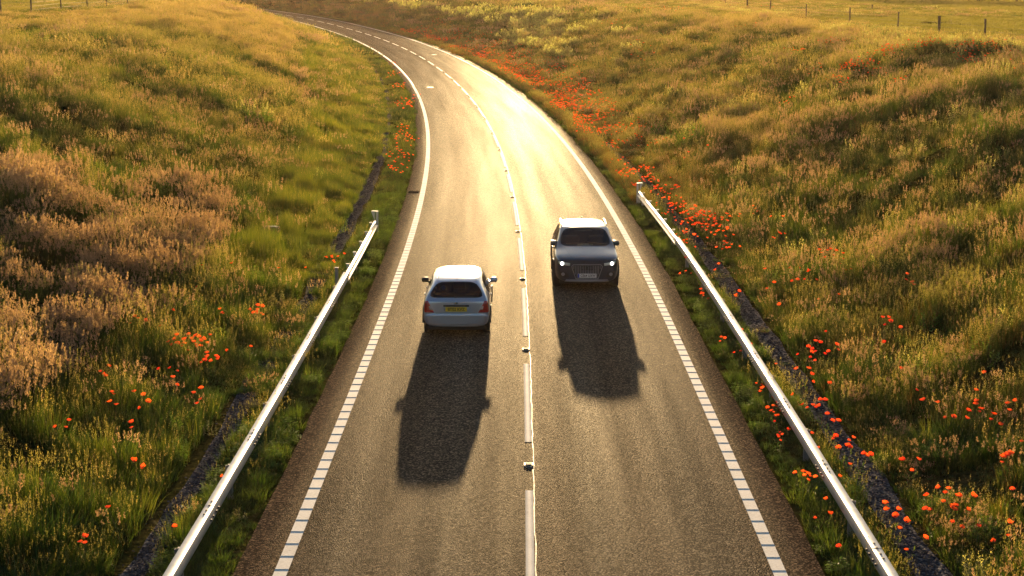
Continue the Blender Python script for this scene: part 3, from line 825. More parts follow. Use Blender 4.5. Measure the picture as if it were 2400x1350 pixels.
# ------------------------------------------------------------------ crash barriers
def extr(name, prof, pts, mat, parent, closed=True):
    """sweep a profile (offset, height) along pts [(y, d0, z0)]"""
    rows = []
    for (y, d0, dz) in pts:
        r_ = []
        for (o_, h_) in prof:
            x, yy, z = road_pt(y, d0 + o_); r_.append((float(x), float(yy), float(z) + h_ + dz))
        if closed: r_.append(r_[0])
        rows.append(r_)
    P = np.array(rows)
    o = grid_mesh(name, P, mat, parent, smooth=False)
    return o
def barrier(sg, y_kink, y_end):
    root = empty('crash_barrier', (sg * 4.9, 20, 0))
    root.matrix_world = Matrix.Translation((sg * 4.9, 20, 0))
    def fix(o):
        o.matrix_parent_inverse = Matrix.Translation((-sg * 4.9, -20, 0)); return o
    s_ = -sg                          # towards the road
    prof = [(s_ * -.075, .46), (s_ * -.075, .625), (s_ * -.068, .632), (s_ * .062, .634), (s_ * .072, .624), (s_ * .084, .485), (s_ * .072, .455), (s_ * .055, .475), (s_ * .05, .60), (s_ * -.06, .60), (s_ * -.06, .46)]
    y = y_kink - 4.0 * int((y_kink + 8) / 4.0)
    y -= .0
    joints = []
    while y < y_kink - .1:
        y1 = min(y + 4.0, y_kink)
        dj = .0
        bm_ = fix(extr('beam', prof, [(y + .004, sg * 4.88, 0), (y + 2, sg * 4.88, 0), (y1 + .05, sg * 4.88, -.004)], M['galv'], root))
        joints.append(y1)
        # bolts at the joint: pairs on the top and on the face
        if y > 12:
            bm = bmesh.new()
            for dy in (-.30, -.12, .12, .30):
                for o_, h_, sx_, sz_ in ((s_ * -.005, .634, .022, .012), (s_ * .098, .54, .014, .026)):
                    x, yy, z = road_pt(y1 + dy - .1, sg * 4.88 + o_)
                    bx(bm, (x, yy, z + h_), (sx_ + .008, .045, sz_ + .006), bevel=.003)
            bo = bm_obj('bolt', bm, M['bolt'], bm_); bo['kind'] = 'stuff'; bo.matrix_parent_inverse = bm_.matrix_parent_inverse.copy(); bo.matrix_parent_inverse = Matrix.Identity(4)
            bo.matrix_parent_inverse = Matrix.Identity(4)
            # posts half way
        yp = y1 - 1.7
        x, yy, z = road_pt(yp, sg * 5.0); g_ = float(ground_z(x, yy))
        bm = bmesh.new()
        bx(bm, (x, yy, (g_ - .15 + z + .56) / 2), (.10, .008, z + .56 - g_ + .15))
        for k_ in (-1, 1): bx(bm, (x + k_ * .05, yy, (g_ - .15 + z + .56) / 2), (.006, .06, z + .56 - g_ + .15))
        bx(bm, (x + s_ * .05, yy, z + .53), (.12, .06, .1))
        fix(bm_obj('post', bm, M['galv_old'], root))
        y = y1
    # terminal section : shallow open channel that sinks towards the anchor
    L_ = y_end - y_kink
    pr2 = [(s_ * -.05, .60), (s_ * .035, .61), (s_ * .04, .595), (s_ * -.01, .57), (s_ * -.01, .50), (s_ * .07, .48), (s_ * .085, .455), (s_ * .07, .43), (s_ * -.05, .44)]
    n_ = 5
    for i in range(n_):
        a, c_ = y_kink + L_ * i / n_, y_kink + L_ * (i + 1) / n_
        f = lambda q: -.04 - .10 * (q - y_kink) / L_
        be = fix(extr('beam', pr2, [(a + .006, sg * 4.88, f(a)), (c_, sg * 4.88, f(c_))], M['galv'], root))
        ym = c_ - .3
        x, yy, z = road_pt(ym, sg * 4.99); g_ = float(ground_z(x, yy)); top = z + .60 + f(ym)
        bm = bmesh.new()
        bx(bm, (x, yy, (g_ - .15 + top) / 2), (.09, .07, top - g_ + .15))
        bx(bm, (x + sg * .02, yy, top + .008), (.10, .05, .018))
        fix(bm_obj('post', bm, M['galv'], root))
    # anchor: upright plate with a flange cap and a triangular gusset
    x, yy, z = road_pt(y_end + .15, sg * 4.9); g_ = float(ground_z(x, yy))
    bm = bmesh.new()
    top = .80
    bx(bm, (x, yy, z + top), (.22, .08, .016))
    bx(bm, (x - sg * .07, yy + .05, z + top / 2 - .02), (.08, .03, top - .02))
    bx(bm, (x, yy + .07, z + .24), (.10, .02, .48))
    vs = [bm.verts.new(v_) for v_ in ((x + sg * .0, yy + .02, z + top - .015), (x + sg * .13, yy + .02, z + top - .015), (x + sg * .02, yy + .02, z + .5), (x, yy + .04, z + top - .015), (x + sg * .13, yy + .04, z + top - .015), (x + sg * .02, yy + .04, z + .5))]
    for f_ in ((0, 1, 2), (5, 4, 3), (0, 3, 4, 1), (1, 4, 5, 2), (2, 5, 3, 0)): bm.faces.new([vs[i] for i in f_])
    bmesh.ops.recalc_face_normals(bm, faces=bm.faces)
    fix(bm_obj('end_anchor', bm, M['galv'], root))
    return root
tag(barrier(-1, 43.4, 54.3), 'left galvanised crash barrier ending beside the silver car', 'crash barrier', 'crash barriers')
tag(barrier(1, 49.6, 62.0), 'right galvanised crash barrier ending in the poppies behind the dark car', 'crash barrier', 'crash barriers')
# a short grey marker post behind the left barrier, where its end section starts
x, y, z = spot(790, 690)
bm = bmesh.new(); bx(bm, (0, 0, .36), (.085, .05, .76), bevel=.008); bx(bm, (0, 0, .75), (.11, .07, .025), bevel=.006)
o = bm_obj('marker_post', bm, M['galv_old']); o.location = (x, y, z); tag(o, 'short grey post standing close behind the left crash barrier', 'post')
# concrete slab of a drain cover in the left gravel
x, y, z = spot(592, 950)
bm = bmesh.new(); bx(bm, (0, 0, .03), (.38, .45, .09), bevel=.015); bx(bm, (.22, 0, .01), (.06, .5, .08), bevel=.01)
o = bm_obj('drain_slab', bm, M['concrete']); o.location = (x, y, z); o.rotation_euler = (0, 0, .1); tag(o, 'pale concrete slab lying in the left gravel drain', 'drain cover')
x, y, z = spot(632, 556)
bm = bmesh.new()
for i, (a_, b_, c_, s1, s2) in enumerate(((0, 0, .12, .5, .3), (.16, .1, .1, .32, .28), (-.14, .05, .09, .3, .22))): bx(bm, (a_, b_, c_), (s1, .3, s2), Matrix.Rotation(i * .6, 3, 'Z'), bevel=.05)
o = bm_obj('stone_block', bm, M['wood']); o.location = (x, y, z + .1); tag(o, 'dark brown stone block lying in the left grass slope', 'stone')
# gully grate by the left edge line
yg = float(spot(977, 455)[1]); xg, yg, zg = road_pt(yg, -4.02)
bm = bmesh.new()
bx(bm, (0, 0, 0), (.42, .42, .02)); 
g_ = bm_obj('gully_grate', bm, M['dull']); g_.location = (xg, yg, road_z(yg, 4.0) + .004); tag(g_, 'dark iron gully grate at the left edge of the road', 'drain grate')
bm = bmesh.new()
for i in range(7): bx(bm, (-.18 + i * .06, 0, .015), (.022, .38, .012))
for k_ in (-1, 1): bx(bm, (0, k_ * .2, .015), (.42, .03, .014))
bm_obj('bar', bm, M['dull'], g_)
for px, py, lab in ((1008, 208, 'round iron cover glinting in the left lane before the bend'), (1017, 131, 'round iron cover glinting in the right lane on the bend')):
    yy = float(spot(px, py)[1]); xx = float(spot(px, py)[0]); yc_, d_ = sd(xx, yy)
    bm = bmesh.new(); bmesh.ops.create_cone(bm, cap_ends=True, segments=24, radius1=.28, radius2=.28, depth=.012)
    o = bm_obj('manhole_cover', bm, M['cover']); o.location = (xx, yy, float(road_z(float(yc_), float(d_))) + .005); tag(o, lab, 'manhole cover')

# ------------------------------------------------------------------ fences
def fence(name, posts, label, wires=(.35, .65, .95)):
    x0, y0 = posts[0][:2]; z0 = float(ground_z(x0, y0))
    root = empty('wire_fence', (x0, y0, z0)); pts = []
    for i, (x, y, h, w) in enumerate(posts):
        z = float(ground_z(x, y)); pts.append((x, y, z))
        bm = bmesh.new(); bx(bm, (0, 0, h / 2 - .15), (w, w, h + .3), Matrix.Rotation(random.uniform(-.03, .03), 3, 'Y'), bevel=.012)
        o = bm_obj('post', bm, M['wood'], root); o.location = (x - x0, y - y0, z - z0)
    for wh in wires:
        bm = bmesh.new()
        for a, c_ in zip(pts[:-1], pts[1:]):
            A = Vector((a[0] - x0, a[1] - y0 - .06, a[2] - z0 + wh)); B = Vector((c_[0] - x0, c_[1] - y0 - .06, c_[2] - z0 + wh))
            v_ = B - A; q = v_.to_track_quat('Y', 'Z').to_matrix()
            bx(bm, (A + B) / 2, (.010, v_.length, .010), q)
        bm_obj('wire', bm, M['wire'], root)
    return tag(root, label, 'fence')
def fpost(px, X):
    zc = X * FPX / (px - 1200); return zc
FR = []
for px, X, h, w in ((2420, 31, 1.2, .10), (2307, 31, 1.2, .12), (2200, 31, 1.18, .17), (2104, 31, 1.15, .10), (1991, 31, 1.18, .12), (1889, 31, 1.12, .11), (1805, 31, 1.15, .14), (1751, 31, 1.1, .18), (1699, 31, 1.15, .15), (1648, 31, 1.15, .15), (1590, 31, 1.15, .15), (1537, 31, 1.15, .15), (1492, 31, 1.15, .16), (1451, 31, 1.15, .16), (1414, 31, 1.15, .17)):
    FR.append((X, X * FPX / (px - 1200) * 1.018 - .77, h + .25, w))
fence('right', FR, 'post and wire fence between the right bank and its field')
FL = []
for px, w in ((-70, .11), (3, .11), (74, .11), (144, .10), (205, .10), (250, .10), (300, .10), (345, .1), (385, .1)):
    X = -38.5 - 2.5 * max(0, (px - 74)) / 180
    FL.append((X, abs(X) * FPX / (1200 - px) * 1.018 - .55, 1.4, w))
fence('left', FL, 'post and wire fence on top of the left bank')

# stake and pale mound in the right field, standing in for a bird
x, y = 47.2, 214.0; z = float(ground_z(x, y))
bm = bmesh.new(); bx(bm, (0, 0, .3), (.16, .12, .7), Matrix.Rotation(.12, 3, 'Y'), bevel=.03); bx(bm, (.03, 0, .62), (.22, .14, .12), bevel=.03)
o = bm_obj('figure', bm, M['wood']); o.location = (x, y, z); tag(o, 'small dark stake standing alone in the right field', 'figure')
bm = bmesh.new(); bmesh.ops.create_icosphere(bm, subdivisions=2, radius=.5)
for v_ in bm.verts: v_.co.z *= .32; v_.co *= random.uniform(.9, 1.1); v_.co.x *= 1.3
o = bm_obj('stone', bm, M['concrete'], smooth=True); o.location = (x + 1.0, y, z + .1); tag(o, 'pale mound in the right field, next to the small stake', 'stone')

# hedge at the far side of the right field
def foliage_blob(t, c, r, n, L, mi=0):
    for i in range(n):
        d = Vector((random.gauss(0, 1), random.gauss(0, 1), random.gauss(0, 1))).normalized() * random.uniform(.55, 1.0)
        p = Vector(c) + Vector((d.x * r[0], d.y * r[1], d.z * r[2]))
        t.leaf(p, L * random.uniform(.6, 1.3), L * .7, random.uniform(0, 6.283), random.uniform(-.6, .9), mi)
for i, (hx, hy) in enumerate(((60, 292), (66, 285), (72, 280), (78, 274), (84, 269), (90, 265), (96, 260), (102, 256))):
    z = float(ground_z(hx, hy)); root = empty('hedge_bush', (hx, hy, z))
    t = Tuft()
    for k_ in range(16):
        foliage_blob(t, (random.uniform(-3.6, 3.6), random.uniform(-1.2, 1.2), random.uniform(.8, 5.0)), (1.7, 1.3, 1.3), 55, .55)
    t.obj('foliage', [LM['dark']], link=True, parent=root)
    t = Tuft()
    for k_ in range(6): t.blade(random.uniform(-2.5, 2.5), random.uniform(-.4, .4), 4.5, .22, random.uniform(0, 6), .12)
    t.obj('stem', [M['stick']], link=True, parent=root)['kind'] = 'stuff'
    tag(root, 'dark leafy bush of the hedge on the far edge of the right field', 'bush', 'bushes of the far hedge')

# ------------------------------------------------------------------ single plants that stand out
def shrub(px, py, w, h, leaf, lm, n, label, top=None, cat='plant', spires=False, name='leafy_plant'):
    x, y, z = spot(px, py)
    root = empty(name, (x, y, z - .03))
    st, fo = Tuft(), Tuft()
    for i in range(n):
        ax, ay = disc(w * .5); hh = h * random.uniform(.6, 1.05) * (1 - .45 * (math.hypot(ax, ay) / (w * .5)) ** 2)
        az = math.atan2(ay, ax); ln = random.uniform(.02, .25)
        st.blade(ax, ay, hh, .018, az, ln)
        k_ = max(6, int(hh / (leaf * (.30 if spires else .42))))
        for j in range(k_):
            u = (j + .4) / k_
            c_ = (ax + math.cos(az) * ln * hh * u ** 1.5, ay + math.sin(az) * ln * hh * u ** 1.5, hh * u)
            for _ in range(3 if spires else 2):
                s_ = (1.0 - .72 * u) if spires else (1.1 - .45 * u)
                fo.leaf(c_, leaf * s_, leaf * s_ * .42, random.uniform(0, 6.283), random.uniform(.1, 1.0) if spires else random.uniform(-.3, .8), 1 if (top and u > .6) else 0)
    fo.obj('foliage', [LM[lm]] + ([LM[top]] if top else []), link=True, parent=root)
    st.obj('stem', [M['stick']], link=True, parent=root)['kind'] = 'stuff'
    return tag(root, label, cat)
S_ = shrub
S_(585, 285, 2.3, 1.25, .20, 'bright', 34, 'large pale green leafy clump halfway up the left bank', 'pale', spires=True)
S_(655, 318, 1.5, .95, .16, 'bright', 18, 'pale spired green clump just below the largest clump on the left bank', 'pale', spires=True)
S_(545, 290, 1.3, 1.0, .16, 'weed', 16, 'dark green leafy plant left of the largest pale clump on the left bank', cat='plant')
S_(285, 500, 1.1, .95, .12, 'bright', 20, 'tall bright green leafy plant above the pink grass on the left bank', spires=True)
S_(225, 430, .7, .7, .10, 'bright', 12, 'green leafy plant near the left edge above the pink grass')
S_(322, 440, .6, .85, .10, 'bright', 9, 'slim green plant right of the tallest plant in the pink grass')
S_(345, 590, .5, .4, .06, 'fine', 14, 'small yellow green plant in the middle of the pink grass')
S_(120, 560, .55, .45, .09, 'bright', 9, 'low green leafy plant in the pink grass at the left edge')
S_(425, 735, 1.15, .5, .07, 'bright', 60, 'bright green low mound at the right end of the pink grass')
S_(48, 900, .35, .5, .08, 'bright', 7, 'small bright green plant in the pink grass at the bottom left')
S_(245, 905, .3, .35, .07, 'bright', 7, 'small green plant below the pink grass, left of the poppies')
S_(655, 720, .55, .55, .08, 'sage', 14, 'pale green bushy plant with a dark base left of the left barrier', 'pale')
S_(625, 810, .38, .42, .06, 'sage', 10, 'grey green poppy plant beside the left gravel drain', 'fine')
S_(490, 1020, .32, .40, .05, 'sage', 9, 'grey green poppy plant below the big poppy group on the left')
S_(600, 905, .32, .42, .11, 'bright', 6, 'broad leaved bright green plant at the head of the left concrete slab')
S_(555, 1215, .30, .22, .05, 'sage', 9, 'pale green plant on the left verge under the barrier')
S_(795, 545, .65, .40, .08, 'bright', 14, 'small dark green plant on the flat grass before the left barrier end')
S_(705, 340, 1.2, .5, .10, 'fine', 26, 'yellow green mound at the foot of the left bank')
S_(95, 120, 1.5, 1.1, .22, 'bright', 12, 'green leafy plant near the top left corner of the left bank', spires=True)
S_(320, 85, 1.3, 1.0, .22, 'weed', 10, 'dark green plant near the crest of the left bank')
S_(15, 95, 1.8, 1.3, .24, 'weed', 14, 'green bush at the left edge just under the fence')
S_(2312, 1268, .62, .48, .06, 'bright', 90, 'round bright green bush at the bottom right corner')
S_(2325, 1348, .5, .3, .05, 'fine', 60, 'low yellow green mound below the round bush at the bottom right', cat='plant')
S_(2297, 860, .75, .72, .12, 'bright', 13, 'bright green leafy plant standing in a dark hollow on the right')
S_(2177, 775, .42, .6, .10, 'bright', 7, 'thin green plant above the row of pink grass on the right bank')
S_(2105, 1040, .75, .38, .05, 'fine', 80, 'soft yellow green mound right of the right gravel drain')
S_(2195, 1080, .9, .40, .06, 'bright', 80, 'soft green mound in the middle of the lower right bank')
S_(1835, 690, .85, .5, .07, 'bright', 60, 'low bright green mound right of the far poppies by the barrier')
S_(1770, 905, .28, .42, .09, 'bright', 5, 'slim bright green plant on the right verge near the edge line')
S_(1720, 560, .9, .4, .06, 'fine', 60, 'yellow green mound above the poppies beside the right barrier')
S_(2330, 150, 2.3, 1.5, .18, 'dark', 60, 'dark green bush on the poppy covered knoll at the upper right')
S_(2215, 168, 2.2, 1.2, .16, 'sage', 44, 'grey green bush left of the dark bush on the poppy knoll')
S_(1830, 130, 2.6, 1.0, .18, 'weed', 50, 'dark green bush under the pale grass strip on the right bank')
S_(2260, 290, 1.2, .9, .14, 'sage', 20, 'sage green leafy plant below the poppy knoll on the right', 'pale')
S_(2310, 300, .9, 1.0, .14, 'bright', 10, 'bright green slim plant below the poppy knoll near the right edge')
S_(2105, 300, .7, .7, .10, 'bright', 9, 'small green leafy plant in the middle of the upper right bank')
S_(2390, 240, 1.0, .8, .13, 'sage', 14, 'pale sage plant at the right edge below the poppies', 'pale')

# pale bushes on the bank above the bend
src = None
PB_SPOTS = [(1180, 92), (1196, 86), (1215, 96), (1237, 84), (1180, 46), (1202, 42), (1240, 36), (1250, 50), (1262, 48), (1292, 44), (1300, 60), (1285, 64), (1220, 58), (1213, 62), (1300, 38), (1275, 72), (1232, 112), (1250, 108), (1268, 118), (1285, 126), (1305, 132), (1325, 138), (1340, 112), (1355, 108), (1165, 60), (1150, 36), (1120, 52), (1098, 40), (1075, 44), (1060, 36), (1040, 30), (960, 22), (930, 16), (1010, 20), (985, 28), (870, 12), (1374, 46), (1395, 66), (1480, 120), (1456, 82), (1415, 42), (1352, 84), (1130, 30)]
for i, (px, py) in enumerate(PB_SPOTS):
    x, y, z = spot(px, py)
    if src is None:
        src = []
        for v in range(3):
            t = Tuft(); st = Tuft()
            for _ in range(30):
                ax, ay = disc(1.0); hh = random.uniform(.6, 1.3) * (1 - .35 * math.hypot(ax, ay))
                st.blade(ax, ay, hh, .03, 0, .05)
                for j in range(9):
                    u = .35 + .65 * j / 9
                    t.leaf((ax + random.gauss(0, .05), ay + random.gauss(0, .05), hh * u), .20, .10, random.uniform(0, 6.28), random.uniform(.3, 1.4), 1 if u < .5 else 0)
            src.append((t.obj('foliage', [LM['pale'], LM['sage']]), st.obj('stem', [M['stick']])))
    root = empty('pale_bush', (x, y, z - .05), random.uniform(0, 6)); s_ = random.uniform(.7, 1.15) * (1.7 if y > 200 else 1.25)
    root.scale = (s_, s_, s_ * .9)
    src[i % 3][1]['kind'] = 'stuff'
    for o in src[i % 3]:
        c_ = o.copy(); COL.objects.link(c_); c_.parent = root
    tag(root, 'pale yellow green bush on the bank above the bend', 'bush', 'pale yellow green bushes above the bend')

# ------------------------------------------------------------------ poppies
def poppy_mesh(v):
    t = Tuft(); H = .52
    for k_ in range(2): t.blade(.004 * k_, 0, H - .01, .007, random.uniform(0, 6), .02, 2)
    n_ = 8; R = .036; rg = []
    for (f, zz, j1, j2) in ((.35, H - .006, .1, .002), (.95, H + .008, .15, .005), (1.35, H + .022, .28, .011)):
        rg += [((f + random.uniform(-j1, j1)) * R * math.cos(i * 6.283 / n_), (f + random.uniform(-j1, j1)) * R * math.sin(i * 6.283 / n_), zz + random.uniform(-j2, j2)) for i in range(n_)]
    b_ = len(t.v); t.v += rg
    for i in range(n_):
        j = (i + 1) % n_
        t.f.append((b_ + i, b_ + j, b_ + n_ + j, b_ + n_ + i)); t.m.append(0)
        t.f.append((b_ + n_ + i, b_ + n_ + j, b_ + 2 * n_ + j, b_ + 2 * n_ + i)); t.m.append(0)
    t.f.append(tuple(b_ + i for i in range(n_))); t.m.append(1)
    for i in range(4): t.leaf((0, 0, .06 + .06 * i), .09, .03, random.uniform(0, 6.28), .5, 3)
    return t.obj('poppy', [LM['red'], PB, M['stick'], LM['green']])
POP = [poppy_mesh(i) for i in range(4)]
LBL = {
 'lg': 'red poppy in the thick group left of the left gravel drain',
 'll': 'single red poppy scattered in the tall grass at the lower left',
 'lb': 'red poppy on the foot of the left bank above the poppy group',
 'lv': 'red poppy on the narrow verge between left barrier and road',
 'lf': 'orange red poppy beside the far left edge line before the bend',
 'le': 'red poppy close behind the far end of the left barrier',
 'rg': 'red poppy in the thick drift behind the far end of the right barrier',
 'rv': 'red poppy on the verge between right barrier and edge line',
 'rb': 'red poppy standing just behind the right crash barrier',
 'rs': 'single red poppy scattered over the lower right bank',
 'rm': 'red poppy among the pink grass on the middle of the right bank',
 'rk': 'red poppy on the knoll at the upper right',
 'rf': 'red poppy in the long drift along the outside of the bend'}
CL = [  # px, py, spread x, spread y, count, zone
 (480, 658, 2, 2, 1, 'lb'), (560, 661, 2, 2, 1, 'lb'), (652, 665, 2, 2, 1, 'lb'), (735, 665, 2, 2, 1, 'lb'), (480, 705, 3, 2, 1, 'lb'), (392, 758, 4, 2, 1, 'lb'), (530, 770, 6, 3, 3, 'lb'),
 (610, 765, 15, 7, 11, 'lg'), (330, 792, 11, 4, 4, 'lb'), (385, 803, 2, 2, 1, 'lb'), (455, 838, 42, 15, 30, 'lg'), (495, 885, 14, 6, 9, 'lg'), (582, 856, 2, 2, 1, 'lg'), (552, 845, 2, 2, 1, 'lg'), (415, 905, 8, 4, 3, 'lg'), (405, 940, 8, 4, 2, 'lg'),
 (240, 917, 10, 4, 4, 'll'), (262, 972, 8, 4, 2, 'll'), (345, 985, 18, 7, 5, 'll'), (265, 1015, 2, 8, 2, 'll'), (467, 973, 2, 2, 1, 'll'), (488, 975, 4, 2, 2, 'll'), (318, 1055, 3, 2, 2, 'll'), (340, 1148, 22, 3, 3, 'll'), (148, 1048, 3, 8, 3, 'll'), (280, 1262, 2, 2, 1, 'll'), (205, 1330, 20, 4, 3, 'll'), (470, 1000, 3, 3, 1, 'll'),
 (541, 1190, 3, 8, 2, 'lv'), (645, 1013, 3, 3, 1, 'lv'), (533, 1150, 2, 2, 1, 'lv'), (790, 640, 15, 6, 9, 'le'), (420, 1291, 3, 3, 1, 'll'),
 (935, 405, 16, 22, 26, 'lf'), (962, 345, 9, 7, 9, 'lf'), (965, 250, 8, 22, 14, 'lf'), (925, 375, 8, 8, 6, 'lf'), (915, 160, 8, 5, 6, 'lf'),
 (1640, 545, 38, 24, 44, 'rg'), (1690, 575, 30, 16, 16, 'rg'), (1590, 510, 30, 30, 22, 'rg'), (1700, 540, 25, 12, 12, 'rg'), (1540, 475, 14, 22, 14, 'rb'), (1600, 555, 12, 16, 10, 'rb'), (1625, 585, 6, 6, 5, 'rb'), (1645, 590, 3, 3, 1, 'rb'),
 (1760, 525, 14, 7, 4, 'rm'), (1825, 547, 3, 3, 2, 'rm'), (1815, 585, 20, 6, 6, 'rm'), (1700, 600, 16, 14, 8, 'rm'), (1692, 625, 3, 3, 2, 'rm'), (1655, 720, 14, 10, 8, 'rv'), (1704, 614, 3, 2, 2, 'rm'), (1728, 609, 2, 2, 1, 'rm'), (1805, 682, 3, 2, 1, 'rm'), (1806, 707, 3, 3, 2, 'rm'), (1868, 662, 3, 3, 2, 'rm'), (1900, 684, 9, 3, 4, 'rm'), (1945, 650, 22, 18, 11, 'rm'), (1985, 665, 8, 5, 3, 'rm'), (1815, 752, 2, 2, 1, 'rs'), (1866, 700, 3, 6, 2, 'rm'), (1675, 757, 2, 2, 1, 'rv'), (1910, 737, 2, 2, 1, 'rm'), (1958, 730, 3, 2, 1, 'rm'), (1690, 660, 4, 4, 1, 'rb'), (1693, 675, 3, 3, 1, 'rb'), (1720, 725, 4, 14, 3, 'rb'),
 (1560, 520, 14, 18, 12, 'rv'), (1600, 590, 14, 20, 12, 'rv'), (1610, 660, 12, 20, 8, 'rv'),
 (1720, 810, 2, 2, 1, 'rv'), (1695, 826, 8, 6, 4, 'rv'), (1738, 850, 10, 8, 5, 'rv'), (1764, 884, 2, 2, 1, 'rv'), (1771, 925, 7, 4, 4, 'rv'), (1782, 953, 6, 4, 2, 'rv'), (1798, 948, 2, 2, 1, 'rv'), (1822, 968, 4, 2, 2, 'rv'), (1820, 995, 18, 5, 6, 'rv'), (1822, 1018, 12, 4, 4, 'rv'), (1824, 1052, 14, 6, 6, 'rv'), (1884, 1059, 2, 2, 1, 'rv'), (1876, 1072, 3, 3, 1, 'rv'), (1900, 1077, 2, 2, 1, 'rv'), (1892, 1152, 24, 14, 8, 'rv'), (1954, 1163, 3, 2, 1, 'rv'), (1911, 1172, 3, 2, 1, 'rv'), (1980, 1237, 2, 2, 1, 'rv'), (1995, 1260, 2, 2, 1, 'rv'), (1967, 1338, 2, 2, 1, 'rv'), (1915, 1252, 4, 4, 2, 'rv'), (1943, 1232, 14, 5, 2, 'rv'), (1968, 1232, 3, 6, 1, 'rv'),
 (1833, 892, 3, 3, 1, 'rb'), (1882, 921, 6, 5, 4, 'rb'), (1885, 963, 2, 2, 1, 'rb'), (1911, 1003, 13, 8, 7, 'rb'), (1935, 1025, 7, 3, 3, 'rb'), (1944, 1046, 2, 2, 1, 'rb'), (1969, 1077, 8, 4, 3, 'rb'), (1990, 1077, 2, 2, 1, 'rb'), (1975, 1101, 6, 4, 3, 'rb'), (1992, 1123, 2, 2, 1, 'rb'), (2007, 1117, 2, 2, 1, 'rb'), (2025, 1116, 2, 2, 1, 'rb'), (1990, 1140, 3, 3, 1, 'rb'), (2082, 1262, 12, 8, 4, 'rb'), (2103, 1279, 3, 2, 1, 'rb'), (2118, 1316, 2, 2, 1, 'rb'), (2120, 1343, 2, 2, 1, 'rb'), (2091, 1290, 4, 4, 1, 'rb'),
 (1885, 856, 5, 4, 3, 'rs'), (1914, 857, 8, 3, 3, 'rs'), (1939, 860, 6, 3, 3, 'rs'), (1913, 873, 5, 3, 3, 'rs'), (1911, 892, 2, 2, 1, 'rs'), (1940, 811, 2, 2, 1, 'rs'), (1956, 937, 2, 2, 1, 'rs'), (2091, 912, 2, 2, 1, 'rs'), (2128, 1142, 4, 4, 3, 'rs'), (2196, 1005, 3, 2, 2, 'rs'), (2275, 979, 2, 2, 1, 'rs'), (2296, 1002, 10, 5, 6, 'rs'), (2304, 1040, 5, 2, 2, 'rs'), (2331, 1054, 2, 2, 1, 'rs'), (2330, 925, 3, 3, 1, 'rs'), (2371, 995, 4, 3, 2, 'rs'), (2356, 1022, 3, 3, 1, 'rs'), (2396, 1079, 2, 2, 1, 'rs'), (2348, 1132, 10, 4, 4, 'rs'), (2228, 1225, 14, 22, 9, 'rs'), (2179, 1262, 3, 6, 2, 'rs'), (2196, 1243, 2, 2, 1, 'rs'), (2213, 1203, 2, 2, 1, 'rs'), (2240, 1266, 4, 4, 2, 'rs'), (2286, 1287, 3, 3, 1, 'rs'), (2347, 1292, 2, 4, 2, 'rs'), (2362, 1202, 2, 2, 1, 'rs'), (2386, 1322, 5, 3, 2, 'rs'), (2080, 795, 12, 8, 5, 'rs'), (2105, 810, 6, 10, 3, 'rs'), (2070, 855, 3, 3, 1, 'rs'), (2245, 1035, 4, 6, 2, 'rs'), (2220, 1020, 5, 4, 2, 'rs'), (1815, 752, 5, 5, 1, 'rs'), (2125, 700, 20, 20, 4, 'rs'), (2123, 957, 3, 3, 1, 'rs'),
 (2010, 172, 42, 10, 60, 'rk'), (1960, 205, 22, 8, 26, 'rk'), (2080, 140, 60, 10, 60, 'rk'), (2290, 128, 60, 9, 70, 'rk'), (2260, 155, 30, 12, 36, 'rk'), (2170, 125, 40, 8, 26, 'rk'), (1955, 112, 60, 6, 30, 'rk'), (1860, 140, 40, 12, 18, 'rk'), (2105, 215, 20, 6, 6, 'rk'), (1840, 262, 28, 7, 10, 'rk'), (1610, 350, 3, 3, 1, 'rk'), (1665, 370, 4, 3, 1, 'rk'), (2350, 140, 40, 16, 22, 'rk'), (2370, 180, 20, 20, 10, 'rk'), (1900, 180, 30, 12, 8, 'rk'), (2050, 190, 20, 8, 8, 'rk'),
 (1740, 20, 60, 3, 10, 'rk'), (1540, 25, 70, 6, 30, 'rk'), (1750, 75, 60, 6, 12, 'rk'), (1480, 130, 60, 25, 16, 'rk'), (1440, 60, 40, 8, 16, 'rk'), (1620, 330, 10, 10, 3, 'rk')]
prs = []
rp = np.random.default_rng(3)
for px, py, sx_, sy_, n_, zk in CL:
    x0, y0, z0 = spot(px, py + 4)
    x1 = spot(px + max(sx_, 3), py + 4)[0]; y1 = spot(px, py + 4 - max(sy_, 3))[1]
    rx, ry = abs(x1 - x0), min(abs(y1 - y0), 8)
    for i in range(n_):
        if n_ == 1: prs.append((x0, y0, zk)); continue
        a = rp.uniform(0, 6.283); r_ = rp.random() ** .6 * 1.15
        prs.append((x0 + rx * r_ * math.cos(a), y0 + ry * r_ * math.sin(a), zk))
# the long orange drift on the outside of the bend
N = 3600; yc = 62 + 165 * rp.random(N) ** 1.1; d = 4.75 + 3.6 * rp.random(N) ** 1.3 * (1 + .6 * sst(100, 150, yc))
kp = (vnoise(yc / 4, d / 1.5, 40) + .5 * vnoise(yc / 1.3, d, 41) > np.where(yc < 86, .55, -.12)); yc, d = yc[kp], d[kp]
x, y, _ = road_pt(yc, d)
prs += [(a, b_, 'rf') for a, b_ in zip(x, y)]
N = 260; yc = rp.uniform(58, 140, N); d = -rp.uniform(4.6, 5.6, N)
kp = vnoise(yc / 3, d / 1.5, 42) > .3
x, y, _ = road_pt(yc[kp], d[kp]); prs += [(a, b_, 'lf') for a, b_ in zip(x, y)]
prs.sort(key=lambda q: q[1])
rest = []
Xp = np.array([q[0] for q in prs]); Yp = np.array([q[1] for q in prs]); Zp = ground_z(Xp, Yp)
nvis = 0
